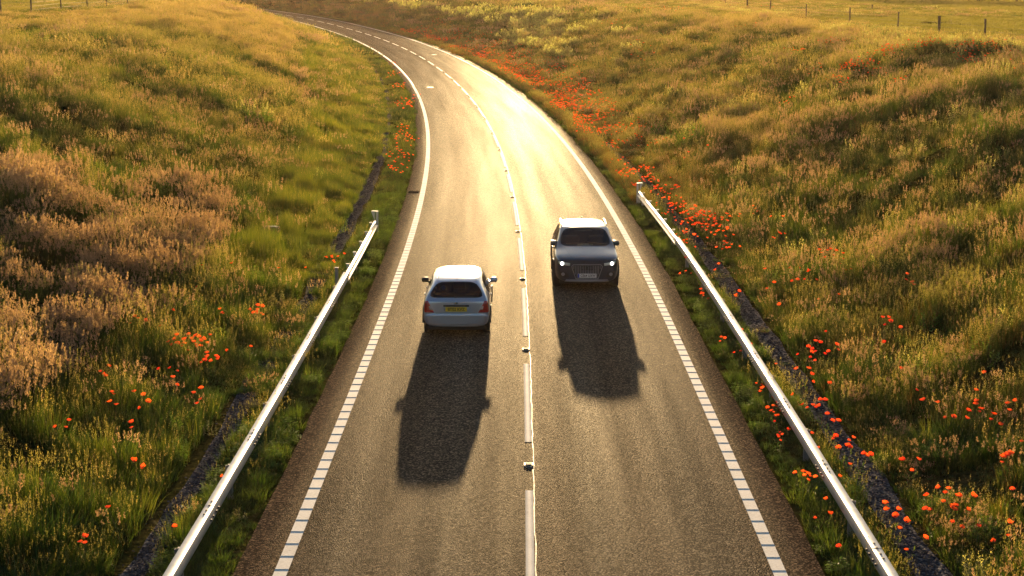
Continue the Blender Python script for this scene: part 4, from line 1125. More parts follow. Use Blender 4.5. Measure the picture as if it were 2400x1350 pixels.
for i, (x, y, zk) in enumerate(prs):
    s_ = rp.uniform(.68, 1.12) * (.85 if zk in ('rv', 'lv') else 1.08); up = 0
    hs = s_
    zz = Zp[i]
    px, py, _ = project(x, y, zz + .4)
    if nvis < 298 and -20 < px < 2420 and -10 < py < 1365:
        o = POP[i % 4].copy(); COL.objects.link(o); nvis += 1
        o.location = (x, y, zz + .02); o.rotation_euler = (rp.normal(.30, .16), rp.normal(0, .18), rp.uniform(-.8, .8)); o.scale = (s_, s_, hs)
        tag(o, LBL[zk], 'poppy', 'poppies: ' + {'l': 'left side, ', 'r': 'right side, '}[zk[0]] + LBL[zk].split(' ', 2)[2][:40])
    else: rest.append((x, y, zz + .02, s_ * (1.0 if y < 90 else 1.3), hs * 1.15))
A = np.array(rest); n_ = len(A)
if n_:
    PC = proto_coll('poppy_plant', POP)
    scatter('poppy_drift', A[:, :3], rp.uniform(0, 6.28, n_), np.stack([A[:, 3], A[:, 3], A[:, 4]], 1), rp.integers(0, 4, n_), PC, 'orange red poppies in drifts along the bend and on the upper right knoll', tilt=rp.normal(.12, .2, (n_, 2)))
NUM = ['', 'first', 'second', 'third', 'fourth', 'fifth', 'sixth', 'seventh', 'eighth', 'ninth', 'tenth', 'eleventh', 'twelfth', 'thirteenth', 'fourteenth', 'fifteenth', 'sixteenth', 'seventeenth', 'eighteenth', 'nineteenth', 'twentieth']
SHORT = {'lg': 'poppy left of the left gravel drain', 'll': 'poppy in the lower left tall grass', 'lb': 'poppy above the left poppy group',
         'lv': 'poppy between the left barrier and road', 'lf': 'poppy by the far left edge line', 'le': 'poppy behind the far left barrier end',
         'rg': 'poppy by the far right barrier end', 'rv': 'poppy between right barrier and road', 'rb': 'poppy just behind the right barrier',
         'rs': 'poppy on the lower right bank', 'rm': 'poppy halfway up the right bank', 'rk': 'poppy on the upper right knoll', 'rf': 'poppy outside the bend'}
def rank_labels(items, text):
    # items of one zone: far to near in rows of at most twelve, each named by its row and its place from the left
    items = sorted(items, key=lambda q: -q[2]); rows = [items[i:i + 12] for i in range(0, len(items), 12)]
    for r_, row in enumerate(rows):
        for c_, (o, px, py) in enumerate(sorted(row, key=lambda q: q[1])):
            rw = '' if len(rows) == 1 else (', nearest row' if r_ == 0 else f', {NUM[r_ + 1]} row back')
            o['label'] = f'{text}{rw}, {NUM[c_ + 1]} from left'
ZI = {}
for o in [q for q in bpy.data.objects if q.get('category') == 'poppy']:
    zk = next(k_ for k_, v_ in LBL.items() if v_ == o['label']); px, py, _ = project(*o.location); ZI.setdefault(zk, []).append((o, px, py))
for zk, it in ZI.items(): rank_labels(it, 'red ' + SHORT[zk])
rank_labels([(o, *project(*o.location)[:2]) for o in bpy.data.objects if o.name.startswith('pale_bush')], 'pale yellow green bush above the bend')
rank_labels([(o, *project(*o.location)[:2]) for o in bpy.data.objects if o.name.startswith('hedge_bush')], 'dark bush in the far hedge of the right field')

# ------------------------------------------------------------------ cars
def car_paint(name, col, metal, rough):
    m, n, l, b = new_mat(name)
    b.inputs['Base Color'].default_value = (*col, 1); b.inputs['Metallic'].default_value = metal
    b.inputs['Roughness'].default_value = rough; b.inputs['Coat Weight'].default_value = 1; b.inputs['Coat Roughness'].default_value = .05
    tc = n.new('ShaderNodeTexCoord'); t = nd(n, 'ShaderNodeTexNoise', Scale=3.0, Detail=5.0); l.new(tc.outputs['Object'], t.inputs['Vector'])
    mr = nd(n, 'ShaderNodeMapRange'); mr.inputs[3].default_value = rough * .8; mr.inputs[4].default_value = rough * 1.3
    l.new(t.outputs['Fac'], mr.inputs[0]); l.new(mr.outputs[0], b.inputs['Roughness'])
    return m
def glass_mat(name, tint):
    m, n, l, b = new_mat(name); n.remove(b)
    tr = n.new('ShaderNodeBsdfTransparent'); tr.inputs[0].default_value = (*tint, 1)
    gl = nd(n, 'ShaderNodeBsdfGlossy', Roughness=.03); fr = nd(n, 'ShaderNodeFresnel', IOR=1.5)
    mx = n.new('ShaderNodeMixShader'); l.new(fr.outputs[0], mx.inputs[0]); l.new(tr.outputs[0], mx.inputs[1]); l.new(gl.outputs[0], mx.inputs[2])
    l.new(mx.outputs[0], n['Material Output'].inputs['Surface']); return m
M['silver'] = car_paint('silver_car_paint', (.43, .445, .53), .7, .30)
M['slate'] = car_paint('dark_slate_car_paint', (.030, .036, .055), .35, .32)
M['glass'] = glass_mat('car_glass', (.20, .22, .25))
M['trim'] = plain('black_trim', (.015, .015, .016), .55)
M['cabin'] = plain('dark_cabin', (.022, .022, .025), .8)
M['tyre'] = plain('tyre_rubber', (.018, .018, .018), .8)
M['alloy'] = plain('alloy_rim', (.4, .4, .42), .35, .9)
M['chrome'] = plain('chrome', (.6, .6, .62), .15, 1)
M['satin'] = plain('satin_grey_metal', (.26, .27, .31), .35, .7)
M['tail'] = plain('red_lamp_lens', (.40, .012, .010), .12, coat=1)
M['tailclear'] = plain('clear_lamp_lens', (.45, .30, .26), .12, coat=1)
M['headl'] = plain('headlamp_lens', (.62, .63, .54), .18, .2, coat=1)
M['headdark'] = plain('dark_headlamp', (.02, .022, .03), .1, coat=1)
M['lamp_on'] = plain('lit_headlamp', (.9, .9, .85), .2, emit=(1, .97, .86), es=3.0)
M['yplate'] = plain('yellow_plate', (.68, .42, .02), .4)
M['wplate'] = plain('white_plate', (.62, .62, .62), .4)
M['bplate'] = plain('blue_band', (.02, .05, .42), .4)
M['ink'] = plain('plate_black', (.01, .01, .01), .5)
M['paper'] = plain('pale_paper', (.55, .55, .32), .8)
M['blank'] = plain('rubber_seal', (.012, .012, .012), .5)

def body_from_rings(name, rings, face_mat, mats, root, crease_fn):
    """rings: stations of (x, y, z) half sections from the floor to the roof middle; mirrored to both sides"""
    n_ = len(rings[0]); bm = bmesh.new(); full = []
    for r_ in rings:
        row = [bm.verts.new((x, y, z)) for (x, y, z) in r_]
        left = [bm.verts.new((-x, y, z)) for (x, y, z) in r_[1:-1]]
        loop = row + left[::-1]
        full.append(loop)
    T = len(full[0])
    def seg_of(j): return j if j < n_ - 1 else (T - 1 - j)
    cr = bm.edges.layers.float.new('crease_edge')
    for i in range(len(full) - 1):
        for j in range(T):
            k_ = (j + 1) % T
            f = bm.faces.new((full[i][j], full[i][k_], full[i + 1][k_], full[i + 1][j]))
            f.material_index = face_mat(i, seg_of(j), j < n_ - 1)
    for i, rev in ((0, True), (len(full) - 1, False)):
        lp = full[i]
        # close the end with a fan of quads between the two sides
        m_ = n_ - 1
        for j in range(1, m_):
            a, b_ = lp[j], lp[j + 1]; c_, d_ = lp[(T - j - 1) % T], lp[T - j]
            vs = [a, b_, c_, d_] if j + 1 < m_ else [a, b_, d_]
            vs = list(dict.fromkeys(vs))
            f = bm.faces.new(vs if rev else vs[::-1]); f.material_index = 0
        f = bm.faces.new([lp[0], lp[1], lp[T - 1]]); f.material_index = 0
    bmesh.ops.recalc_face_normals(bm, faces=bm.faces)
    for e in bm.edges:
        ms = {f.material_index for f in e.link_faces}
        if len(ms) > 1: e[cr] = .55
    for e in bm.edges:
        c_ = crease_fn(e)
        if c_: e[cr] = max(e[cr], c_)
    me = bpy.data.meshes.new(name); bm.to_mesh(me); bm.free()
    for m_ in mats: me.materials.append(m_)
    o = bpy.data.objects.new(name, me); COL.objects.link(o)
    md = o.modifiers.new('s', 'SUBSURF'); md.levels = 3; md.render_levels = 3
    bpy.context.view_layer.update()
    dg = bpy.context.evaluated_depsgraph_get()
    me2 = bpy.data.meshes.new_from_object(o.evaluated_get(dg)); bpy.data.objects.remove(o)
    return me2

def split_parts(me, spec, root):
    """spec: material index -> (part name, material); every connected patch becomes one part"""
    bm0 = bmesh.new(); bm0.from_mesh(me); bvh = BVHTree.FromBMesh(bm0)
    for mi, (pn, mt) in spec.items():
        faces = [f for f in bm0.faces if f.material_index == mi]
        seen = set(); groups = []
        if mi == 0: groups = [faces]
        else:
            fs = set(faces)
            for f in faces:
                if f in seen: continue
                st = [f]; g_ = []; seen.add(f)
                while st:
                    q = st.pop(); g_.append(q)
                    for e in q.edges:
                        for h in e.link_faces:
                            if h in fs and h not in seen: seen.add(h); st.append(h)
                groups.append(g_)
        for g_ in groups:
            vs = {}; V = []; F = []
            for f in g_:
                ff = []
                for v_ in f.verts:
                    if v_ not in vs: vs[v_] = len(V); V.append(tuple(v_.co))
                    ff.append(vs[v_])
                F.append(ff)
            mesh_obj(pn, V, F, mt, parent=root, smooth=True)
    bm0.free(); return bvh

def decal(bvh, name, corners, mat, root, off=.008, nu=12, nv=8, depth=.02, y0=-2.0, dirn=(0, 1, 0), rnd=0.0):
    """a panel that follows the body: corners (x, z) bottom-left, bottom-right, top-right, top-left, shot along dirn"""
    dv = Vector(dirn); P = np.zeros((nv + 1, nu + 1, 3)); ok = True
    c_ = [Vector((a, b_)) for a, b_ in corners]
    ctr = sum(c_, Vector((0, 0))) / 4
    last = None
    for i in range(nv + 1):
        for j in range(nu + 1):
            u, v_ = j / nu, i / nv
            q = (c_[0] * (1 - u) + c_[1] * u) * (1 - v_) + (c_[3] * (1 - u) + c_[2] * u) * v_
            if rnd:
                a_, b_ = 2 * u - 1, 2 * v_ - 1; k_ = 1 - rnd * (abs(a_) ** 4) * (abs(b_) ** 4)
                q = ctr + (q - ctr) * k_
            h = bvh.ray_cast(Vector((q.x, y0, q.y)), dv)
            if h[0] is None: p = Vector((q.x, (last.y if last else .1), q.y))
            else: p = h[0]; last = p
            P[i, j] = p - dv * off
    R, C = nv + 1, nu + 1; V = [tuple(p) for p in P.reshape(-1, 3)]
    F = [(i * C + j, i * C + j + 1, (i + 1) * C + j + 1, (i + 1) * C + j) for i in range(nv) for j in range(nu)]
    rim = [j for j in range(C)] + [i * C + C - 1 for i in range(1, R)] + [(R - 1) * C + j for j in range(C - 2, -1, -1)] + [i * C for i in range(R - 2, 0, -1)]
    b_ = len(V); V += [tuple(Vector(V[i]) + dv * depth) for i in rim]
    m_ = len(rim)
    F += [(rim[i], b_ + i, b_ + (i + 1) % m_, rim[(i + 1) % m_]) for i in range(m_)]
    o = mesh_obj(name, V, F, mat, parent=root)
    for p in list(o.data.polygons)[:nu * nv]: p.use_smooth = True
    return o
def surf_y(bvh, x, z):
    h = bvh.ray_cast(Vector((x, -2, z)), Vector((0, 1, 0))); return h[0].y if h[0] is not None else 0
def text_part(txt, size, loc, mat, parent, sx_=1.0, off=.0):
    cu = bpy.data.curves.new('lettering', 'FONT'); cu.body = txt; cu.size = size; cu.align_x = 'CENTER'; cu.align_y = 'CENTER'; cu.extrude = .0015; cu.offset = off
    to = bpy.data.objects.new('tmp', cu); COL.objects.link(to); bpy.context.view_layer.update()
    me = bpy.data.meshes.new_from_object(to.evaluated_get(bpy.context.evaluated_depsgraph_get())); bpy.data.objects.remove(to)
    me.materials.clear(); me.materials.append(mat)
    o = bpy.data.objects.new('lettering', me); COL.objects.link(o); o.parent = parent
    o.location = loc; o.rotation_euler = (math.pi / 2, 0, 0); o.scale = (sx_, 1, 1)
    o['kind'] = 'stuff'
    return o
def wheel(root, x, y, r, w, sg):
    bm = bmesh.new()
    prof = [(r * .62, -w * .5), (r * .93, -w * .5), (r, -w * .36), (r, w * .36), (r * .93, w * .5), (r * .62, w * .5)]
    N = 28; vs = [[bm.verts.new((px_, rr_ * math.cos(a * 6.28318 / N), rr_ * math.sin(a * 6.28318 / N))) for rr_, px_ in prof] for a in range(N)]
    for a in range(N):
        for j in range(len(prof) - 1): bm.faces.new((vs[a][j], vs[(a + 1) % N][j], vs[(a + 1) % N][j + 1], vs[a][j + 1]))
    bmesh.ops.recalc_face_normals(bm, faces=bm.faces)
    we = bm_obj('wheel', bm, M['tyre'], root, smooth=True); we.location = (x, y, r)
    bm = bmesh.new()
    r_ = bmesh.ops.create_cone(bm, cap_ends=True, segments=20, radius1=r * .62, radius2=r * .62, depth=w * .5)
    bmesh.ops.rotate(bm, verts=r_['verts'], cent=(0, 0, 0), matrix=Matrix.Rotation(math.pi / 2, 3, 'Y'))
    for k_ in range(5):
        bx(bm, (sg * w * .27, 0, 0), (.02, r * .14, r * 1.2), Matrix.Rotation(k_ * math.pi / 5, 3, 'X'))
    bm_obj('rim', bm, M['alloy'], we)
def arch(root, x, y, r, sg):
    """dark wheel opening on the flank"""
    bm = bmesh.new(); N = 18
    o_ = [bm.verts.new((x, y + r * math.cos(a), r * .86 + r * math.sin(a))) for a in [math.pi * i / N for i in range(N + 1)]]
    i_ = [bm.verts.new((x - sg * .16, v_.co.y, v_.co.z)) for v_ in o_]
    for k_ in range(N): bm.faces.new((o_[k_], o_[k_ + 1], i_[k_ + 1], i_[k_]))
    bm.faces.new(i_)
    bmesh.ops.recalc_face_normals(bm, faces=bm.faces)
    # lip
    for k_ in range(N):
        a, b_ = o_[k_].co, o_[k_ + 1].co
        bx(bm, ((a + b_) / 2) + Vector((sg * .006, 0, 0)), (.02, (b_ - a).length * 1.1, .03), (b_ - a).to_track_quat('Y', 'Z').to_matrix())
    bm_obj('wheel_arch', bm, M['trim'], root)
def mirror_part(root, x, y, z, sg, mat, w=.21, h=.15):
    bm = bmesh.new()
    bx(bm, (x, y, z), (w, .13, h), bevel=.045)
    bx(bm, (x - sg * (w * .5 + .03), y + .03, z - .055), (.13, .07, .045), bevel=.012)
    o = bm_obj('door_mirror', bm, mat, root, smooth=True)
    return o
def solid(root, name, c_, s, mat, bev=.02, rot=None):
    bm = bmesh.new(); bx(bm, c_, s, rot, bevel=bev); return bm_obj(name, bm, mat, root)

# ---- silver hatchback seen from behind; y = 0 is its rear bumper
def hatchback():
    root = empty('silver_hatchback', (0, 0, 0))
    def R_(y, fl, x1, x2, x3, x4, b_, c6, c7, c8, c9, y5=None, y6=None):
        return [(0, y, fl), (x1, y, fl), (x2, y, fl + .14), (x3, y, .55), (x4, y, .80), (b_[0], y if y5 is None else y5, b_[1]), (c6[0], y if y6 is None else y6, c6[1]), (c7[0], c7[2] if len(c7) > 2 else y, c7[1]), (c8[0], c8[2] if len(c8) > 2 else y, c8[1]), (0, c9[1] if len(c9) > 1 else y, c9[0])]
    rings = [
        R_(.02, .30, .60, .66, .70, .68, (.64, .86), (.56, .88), (.50, .885), (.28, .89), (.895,)),
        R_(.07, .27, .68, .745, .78, .765, (.73, .90), (.70, .925), (.66, .93), (.37, .935), (.94,)),
        R_(.16, .25, .72, .775, .805, .80, (.765, .92), (.755, .95), (.715, .962, .15), (.41, .967, .13), (.97, .12)),
        R_(.62, .24, .74, .80, .82, .815, (.78, .945), (.575, 1.27), (.485, 1.295, .50), (.27, 1.31, .46), (1.315, .45)),
        R_(.80, .24, .74, .80, .82, .815, (.78, .945), (.59, 1.295), (.52, 1.325, .62), (.29, 1.345, .58), (1.35, .56)),
        R_(1.25, .22, .74, .80, .82, .82, (.785, .94), (.60, 1.335), (.535, 1.375), (.30, 1.393), (1.40,)),
        R_(1.85, .20, .74, .80, .82, .82, (.785, .93), (.605, 1.335), (.54, 1.38), (.30, 1.40), (1.405,)),
        R_(1.95, .20, .74, .80, .82, .82, (.785, .93), (.605, 1.335), (.54, 1.38), (.30, 1.40), (1.405,)),
        R_(2.45, .20, .74, .80, .82, .82, (.78, .91), (.58, 1.30), (.52, 1.34, 2.42), (.29, 1.365, 2.38), (1.375, 2.36)),
        R_(3.15, .20, .74, .80, .82, .815, (.75, .87), (.66, .92), (.60, .935), (.33, .95), (.955,)),
        R_(3.75, .20, .70, .77, .79, .76, (.70, .76), (.62, .80), (.55, .82), (.30, .84), (.85,)),
        R_(4.02, .22, .62, .68, .70, .66, (.60, .68), (.53, .71), (.45, .72), (.24, .73), (.735,)),
        R_(4.08, .26, .56, .62, .63, .60, (.54, .65), (.48, .67), (.40, .68), (.20, .69), (.69,)),
    ]
    def fm(i, j, right):
        if i == 2 and j in (7, 8): return 1                 # rear window
        if i == 8 and j in (7, 8): return 2                 # windscreen
        if j == 5 and i in (4, 5, 7): return 3              # side windows
        return 0
    def cf(e):
        return 0
    me = body_from_rings('body', rings, fm, [M['silver']] * 4, root, cf)
    bvh = split_parts(me, {0: ('body', M['silver']), 1: ('rear_window', M['glass']), 2: ('windscreen', M['glass']), 3: ('side_window', M['glass'])}, root)
    # cabin: floor, seats, shelf
    solid(root, 'cabin_floor', (0, 1.8, .42), (1.36, 2.9, .05), M['cabin'])
    solid(root, 'parcel_shelf', (0, .48, .86), (1.1, .62, .03), M['cabin'], .008)
    solid(root, 'dashboard', (0, 2.95, .80), (1.3, .45, .2), M['cabin'], .05)
    for x in (-.36, .36):
        s_ = solid(root, 'seat', (x, 2.05, .72), (.44, .12, .62), M['cabin'], .05)
        solid(s_, 'headrest', (x, 2.07, 1.13), (.22, .1, .16), M['cabin'], .03)
        solid(root, 'headrest', (x, .95, .99), (.2, .08, .14), M['cabin'], .03)
    solid(root, 'rear_seat', (0, .92, .70), (1.15, .14, .5), M['cabin'], .05)
    # bumper
    decal(bvh, 'rear_bumper', [(-.775, .33), (.775, .33), (.775, .60), (-.775, .60)], M['silver'], root, off=.055, nu=26, nv=8, depth=.06, rnd=.12)
    decal(bvh, 'bumper_lip', [(-.70, .25), (.70, .25), (.74, .335), (-.74, .335)], M['silver'], root, off=.035, nu=20, nv=3, depth=.05)
    solid(root, 'underbody', (0, 2.0, .22), (1.36, 3.6, .12), M['trim'], .03)
    # tailgate shut line
    decal(bvh, 'shut_line', [(-.50, .612), (.50, .612), (.50, .622), (-.50, .622)], M['blank'], root, off=.003, nu=16, nv=1, depth=.004)
    for sg in (-1, 1):
        cs = [(sg * .53, .63), (sg * .79, .63), (sg * .765, .90), (sg * .68, .915)]
        if sg < 0: cs = [cs[1], cs[0], cs[3], cs[2]]
        tl = decal(bvh, 'tail_light', cs, M['tail'], root, off=.014, nu=8, nv=8, depth=.02)
        cs = [(sg * .575, .70), (sg * .64, .70), (sg * .662, .79), (sg * .62, .79)]
        if sg < 0: cs = [cs[1], cs[0], cs[3], cs[2]]
        decal(bvh, 'reversing_lens', cs, M['tailclear'], tl, off=.019, nu=3, nv=3, depth=.01)
        mirror_part(root, sg * .875, 2.62, .955, sg, M['trim'] if sg < 0 else M['silver'], .19, .13)
        for y in (.72, 3.28):
            wheel(root, sg * .71, y, .30, .185, sg); arch(root, sg * .822, y, .36, sg)
        # roof seams, door handles
        solid(root, 'roof_seam', (sg * .475, 1.05, 1.385), (.012, .95, .008), M['blank'], 0, Matrix.Rotation(.012, 3, 'X'))
        for y in (1.35, 2.2): solid(root, 'door_handle', (sg * .825, y, .84), (.025, .16, .03), M['silver'], .008)
    ty = surf_y(bvh, 0, .80) 
    solid(root, 'tailgate_handle', (0, ty - .012, .80), (.62, .035, .042), M['trim'], .008)
    pl = decal(bvh, 'plate_recess', [(-.30, .655), (.30, .655), (.30, .785), (-.30, .785)], M['silver'], root, off=.010, nu=8, nv=4, depth=.015, rnd=.1)
    py = surf_y(bvh, 0, .715) - .022
    np_ = solid(root, 'number_plate', (0, py, .715), (.52, .012, .112), M['yplate'], .003)
    text_part('BT02 KVZ', .105, (0, py - .0075, .712), M['ink'], np_, .90, .002)
    # wiper, aerial, badge
    a = Vector((-.02, surf_y(bvh, -.02, 1.0) - .018, 1.0)); b_ = Vector((.42, surf_y(bvh, .42, 1.005) - .015, 1.005))
    bm = bmesh.new(); v_ = b_ - a; bx(bm, (a + b_) / 2, (.018, v_.length, .014), v_.to_track_quat('Y', 'Z').to_matrix(), bevel=.003); bx(bm, a + Vector((0, .01, -.01)), (.07, .04, .04), bevel=.01)
    bm_obj('rear_wiper', bm, M['trim'], root)
    bm = bmesh.new(); bx(bm, (0, .72, 1.41), (.03, .07, .035), bevel=.008); bx(bm, (0, .66, 1.50), (.007, .007, .19), Matrix.Rotation(.5, 3, 'X'))
    bm_obj('aerial', bm, M['trim'], root)
    hb = bvh.ray_cast(Vector((0, -2, .865)), Vector((0, 1, 0)))[0]
    solid(root, 'badge', (0, hb.y - .006, .865), (.075, .012, .055), M['chrome'], .01)
    # diamond sticker inside the top left of the rear window
    zs = 1.18; h = bvh.ray_cast(Vector((-.32, -2, zs)), Vector((0, 1, 0)))[0]
    sk = solid(root, 'window_sticker', (0, 0, 0), (.12, .003, .12), M['wplate'], 0, Matrix.Rotation(math.pi / 4, 3, 'Y'))
    sk.location = (h.x, h.y + .02, h.z); sk.rotation_euler = (-.75, 0, 0)
    return root, bvh
hb_, _ = hatchback()
def ground_car(root, X, Y, rz=0.0):
    yc, d = sd(X, Y + 2); root.location = (X, Y, float(road_z(float(yc), float(d)))); root.rotation_euler = (0, 0, rz)
ground_car(hb_, -1.345, 37.95)
tag(hb_, 'silver five door hatchback with yellow rear plate, driving away from the camera', 'car')

# ---- dark slate SUV facing the camera; y = 0 is its front bumper
def suv():
    root = empty('slate_suv', (0, 0, 0))
    def R_(y, fl, x1, x2, x3, x4, b_, c6, c7, c8, c9):
        return [(0, y, fl), (x1, y, fl), (x2, y, fl + .18), (x3, y, .68), (x4, y, .92), (b_[0], b_[2] if len(b_) > 2 else y, b_[1]), (c6[0], c6[2] if len(c6) > 2 else y, c6[1]), (c7[0], c7[2] if len(c7) > 2 else y, c7[1]), (c8[0], c8[2] if len(c8) > 2 else y, c8[1]), (0, c9[1] if len(c9) > 1 else y, c9[0])]
    rings = [
        R_(.03, .27, .60, .68, .72, .69, (.66, .80), (.60, .835), (.52, .845), (.28, .85), (.855,)),
        R_(.10, .24, .72, .80, .83, .80, (.77, .86), (.70, .895), (.62, .905), (.34, .915, .08), (.92, .07)),
        R_(.34, .22, .80, .88, .895, .87, (.85, .93), (.78, .965), (.68, .975), (.38, .985), (.99,)),
        R_(.75, .22, .82, .905, .91, .90, (.875, .98), (.80, 1.015), (.70, 1.025), (.40, 1.045), (1.05,)),
        R_(1.20, .22, .82, .905, .91, .905, (.87, 1.03), (.825, 1.065, 1.22), (.775, 1.08, 1.2), (.40, 1.10, 1.10), (1.11, 1.07)),
        R_(2.0, .22, .82, .90, .91, .905, (.865, 1.05), (.695, 1.45, 2.02), (.63, 1.485, 1.98), (.35, 1.515, 1.90), (1.525, 1.87)),
        R_(2.22, .22, .82, .90, .91, .905, (.865, 1.065), (.70, 1.465), (.64, 1.515), (.36, 1.54), (1.55,)),
        R_(2.60, .22, .82, .90, .91, .905, (.865, 1.07), (.70, 1.47), (.64, 1.525), (.36, 1.55), (1.56,)),
        R_(2.70, .22, .82, .90, .91, .905, (.865, 1.075), (.70, 1.47), (.64, 1.525), (.36, 1.55), (1.56,)),
        R_(3.45, .23, .82, .90, .91, .905, (.86, 1.10), (.69, 1.45), (.63, 1.505), (.35, 1.53), (1.54,)),
        R_(3.85, .25, .80, .89, .90, .89, (.84, 1.13), (.65, 1.40), (.59, 1.455), (.34, 1.485), (1.495,)),
        R_(4.22, .27, .76, .85, .87, .86, (.80, 1.05), (.68, 1.10), (.60, 1.11), (.34, 1.12), (1.13,)),
        R_(4.36, .30, .68, .76, .79, .78, (.72, .98), (.62, 1.0), (.52, 1.01), (.3, 1.01), (1.01,)),
    ]
    def fm(i, j, right):
        if i == 4 and j in (7, 8): return 2
        if i == 10 and j in (7, 8): return 1
        if j == 5 and i in (5, 6, 8): return 3
        return 0
    me = body_from_rings('body', rings, fm, [M['slate']] * 4, root, lambda e: 0)
    bvh = split_parts(me, {0: ('body', M['slate']), 1: ('rear_window', M['glass']), 2: ('windscreen', M['glass']), 3: ('side_window', M['glass'])}, root)
    solid(root, 'cabin_floor', (0, 2.6, .5), (1.5, 3.0, .05), M['cabin'])
    solid(root, 'dashboard', (0, 1.62, 1.0), (1.42, .62, .12), M['cabin'], .04)
    for x in (-.38, .38):
        s_ = solid(root, 'seat', (x, 2.45, .88), (.5, .14, .62), M['cabin'], .05)
        solid(s_, 'headrest', (x, 2.45, 1.31), (.25, .1, .18), M['cabin'], .03)
    solid(root, 'rear_seat', (0, 3.35, .9), (1.3, .16, .6), M['cabin'], .05)
    bm = bmesh.new(); r_ = bmesh.ops.create_cone(bm, segments=20, radius1=.18, radius2=.18, depth=.025, cap_ends=False)
    bmesh.ops.rotate(bm, verts=r_['verts'], cent=(0, 0, 0), matrix=Matrix.Rotation(math.pi / 2 - .4, 3, 'X'))
    o = bm_obj('steering_wheel', bm, M['trim'], root); o.location = (.36, 2.0, 1.05)
    solid(root, 'underbody', (0, 2.2, .24), (1.5, 3.8, .14), M['trim'], .03)
    # bonnet creases and shut line
    for sg in (-1, 1):
        pts = []
        for k_ in range(9):
            y = .25 + k_ * .11; x = sg * (.44 + .018 * k_)
            h = bvh.ray_cast(Vector((x, y, 3)), Vector((0, 0, -1)))[0]; pts.append(h)
        bm = bmesh.new()
        for a, b_ in zip(pts[:-1], pts[1:]):
            v_ = b_ - a; bx(bm, (a + b_) / 2 + Vector((0, 0, .0)), (.035, v_.length * 1.05, .010), v_.to_track_quat('Y', 'Z').to_matrix(), bevel=.003)
        bm_obj('bonnet_crease', bm, M['slate'], root)
        # roof rails
        bm = bmesh.new()
        rp_ = [Vector((sg * .645, 2.2, 1.49)), Vector((sg * .65, 2.4, 1.535)), Vector((sg * .655, 2.9, 1.55)), Vector((sg * .645, 3.5, 1.53)), Vector((sg * .62, 3.8, 1.47))]
        for a, b_ in zip(rp_[:-1], rp_[1:]):
            v_ = b_ - a; bx(bm, (a + b_) / 2, (.035, v_.length * 1.04, .028), v_.to_track_quat('Y', 'Z').to_matrix(), bevel=.006)
        bm_obj('roof_rail', bm, M['satin'], root)
        mirror_part(root, sg * .885, 1.50, 1.125, sg, M['slate'], .20, .15)
        for y in (.86, 3.46):
            wheel(root, sg * .80, y, .345, .235, sg); arch(root, sg * .912, y, .41, sg)
        for y in (2.0, 3.0): solid(root, 'door_handle', (sg * .915, y, .95), (.025, .18, .035), M['slate'], .008)
        # headlamps: dark shell, bright wedge, lit bulb
        cs = [(sg * .46, .71), (sg * .81, .75), (sg * .81, .868), (sg * .45, .805)]
        if sg < 0: cs = [cs[1], cs[0], cs[3], cs[2]]
        hl = decal(bvh, 'headlight', cs, M['headdark'], root, off=.012, nu=10, nv=6, depth=.02)
        cs = [(sg * .475, .722), (sg * .735, .752), (sg * .735, .845), (sg * .465, .795)]
        if sg < 0: cs = [cs[1], cs[0], cs[3], cs[2]]
        decal(bvh, 'reflector', cs, M['headl'], hl, off=.017, nu=6, nv=4, depth=.01)
        cs = [(sg * .735, .78), (sg * .79, .785), (sg * .79, .852), (sg * .735, .845)]
        if sg < 0: cs = [cs[1], cs[0], cs[3], cs[2]]
        decal(bvh, 'reflector', cs, M['headl'], hl, off=.017, nu=4, nv=3, depth=.01)
        bm = bmesh.new(); bmesh.ops.create_uvsphere(bm, u_segments=14, v_segments=8, radius=.048)
        for v2 in bm.verts: v2.co.y *= .35
        o = bm_obj('bulb', bm, M['lamp_on'], hl, smooth=True); yb = surf_y(bvh, sg * .69, .785); o.location = (sg * .69, yb - .018, .787)
        # lower intake with fog lamp
        cs = [(sg * .50, .40), (sg * .76, .42), (sg * .77, .57), (sg * .56, .53)]
        if sg < 0: cs = [cs[1], cs[0], cs[3], cs[2]]
        it = decal(bvh, 'air_intake', cs, M['trim'], root, off=.006, nu=8, nv=5, depth=.01)
        bm = bmesh.new(); r_ = bmesh.ops.create_cone(bm, cap_ends=True, segments=16, radius1=.05, radius2=.045, depth=.03)
        bmesh.ops.rotate(bm, verts=r_['verts'], cent=(0, 0, 0), matrix=Matrix.Rotation(math.pi / 2, 3, 'X'))
        o = bm_obj('fog_lamp', bm, M['satin'], it); o.location = (sg * .665, surf_y(bvh, sg * .665, .485) - .015, .485)
    # single frame grille: surround, dark field, vertical slats, rings
    G = [(-.31, .37), (.31, .37), (.42, .745), (-.42, .745)]
    gr = decal(bvh, 'grille', G, M['trim'], root, off=.010, nu=16, nv=10, depth=.02, rnd=.10)
    outer = [(-.31, .36), (.31, .36), (.405, .63), (.425, .71), (.385, .757), (-.385, .757), (-.425, .71), (-.405, .63)]
    bm = bmesh.new()
    pts = []
    for (x, z) in outer: pts.append(Vector((x, surf_y(bvh, x, z) - .014, z)))
    for a, b_ in zip(pts, pts[1:] + pts[:1]):
        m_ = max(1, int((b_ - a).length / .12))
        for q in range(m_):
            A_, B_ = a.lerp(b_, q / m_), a.lerp(b_, (q + 1) / m_)
            A_.y, B_.y = surf_y(bvh, A_.x, A_.z) - .016, surf_y(bvh, B_.x, B_.z) - .016
            v_ = B_ - A_; bx(bm, (A_ + B_) / 2, (.016, v_.length * 1.05, .018), v_.to_track_quat('Y', 'Z').to_matrix(), bevel=.003)
    bm_obj('grille_frame', bm, M['satin'], gr)
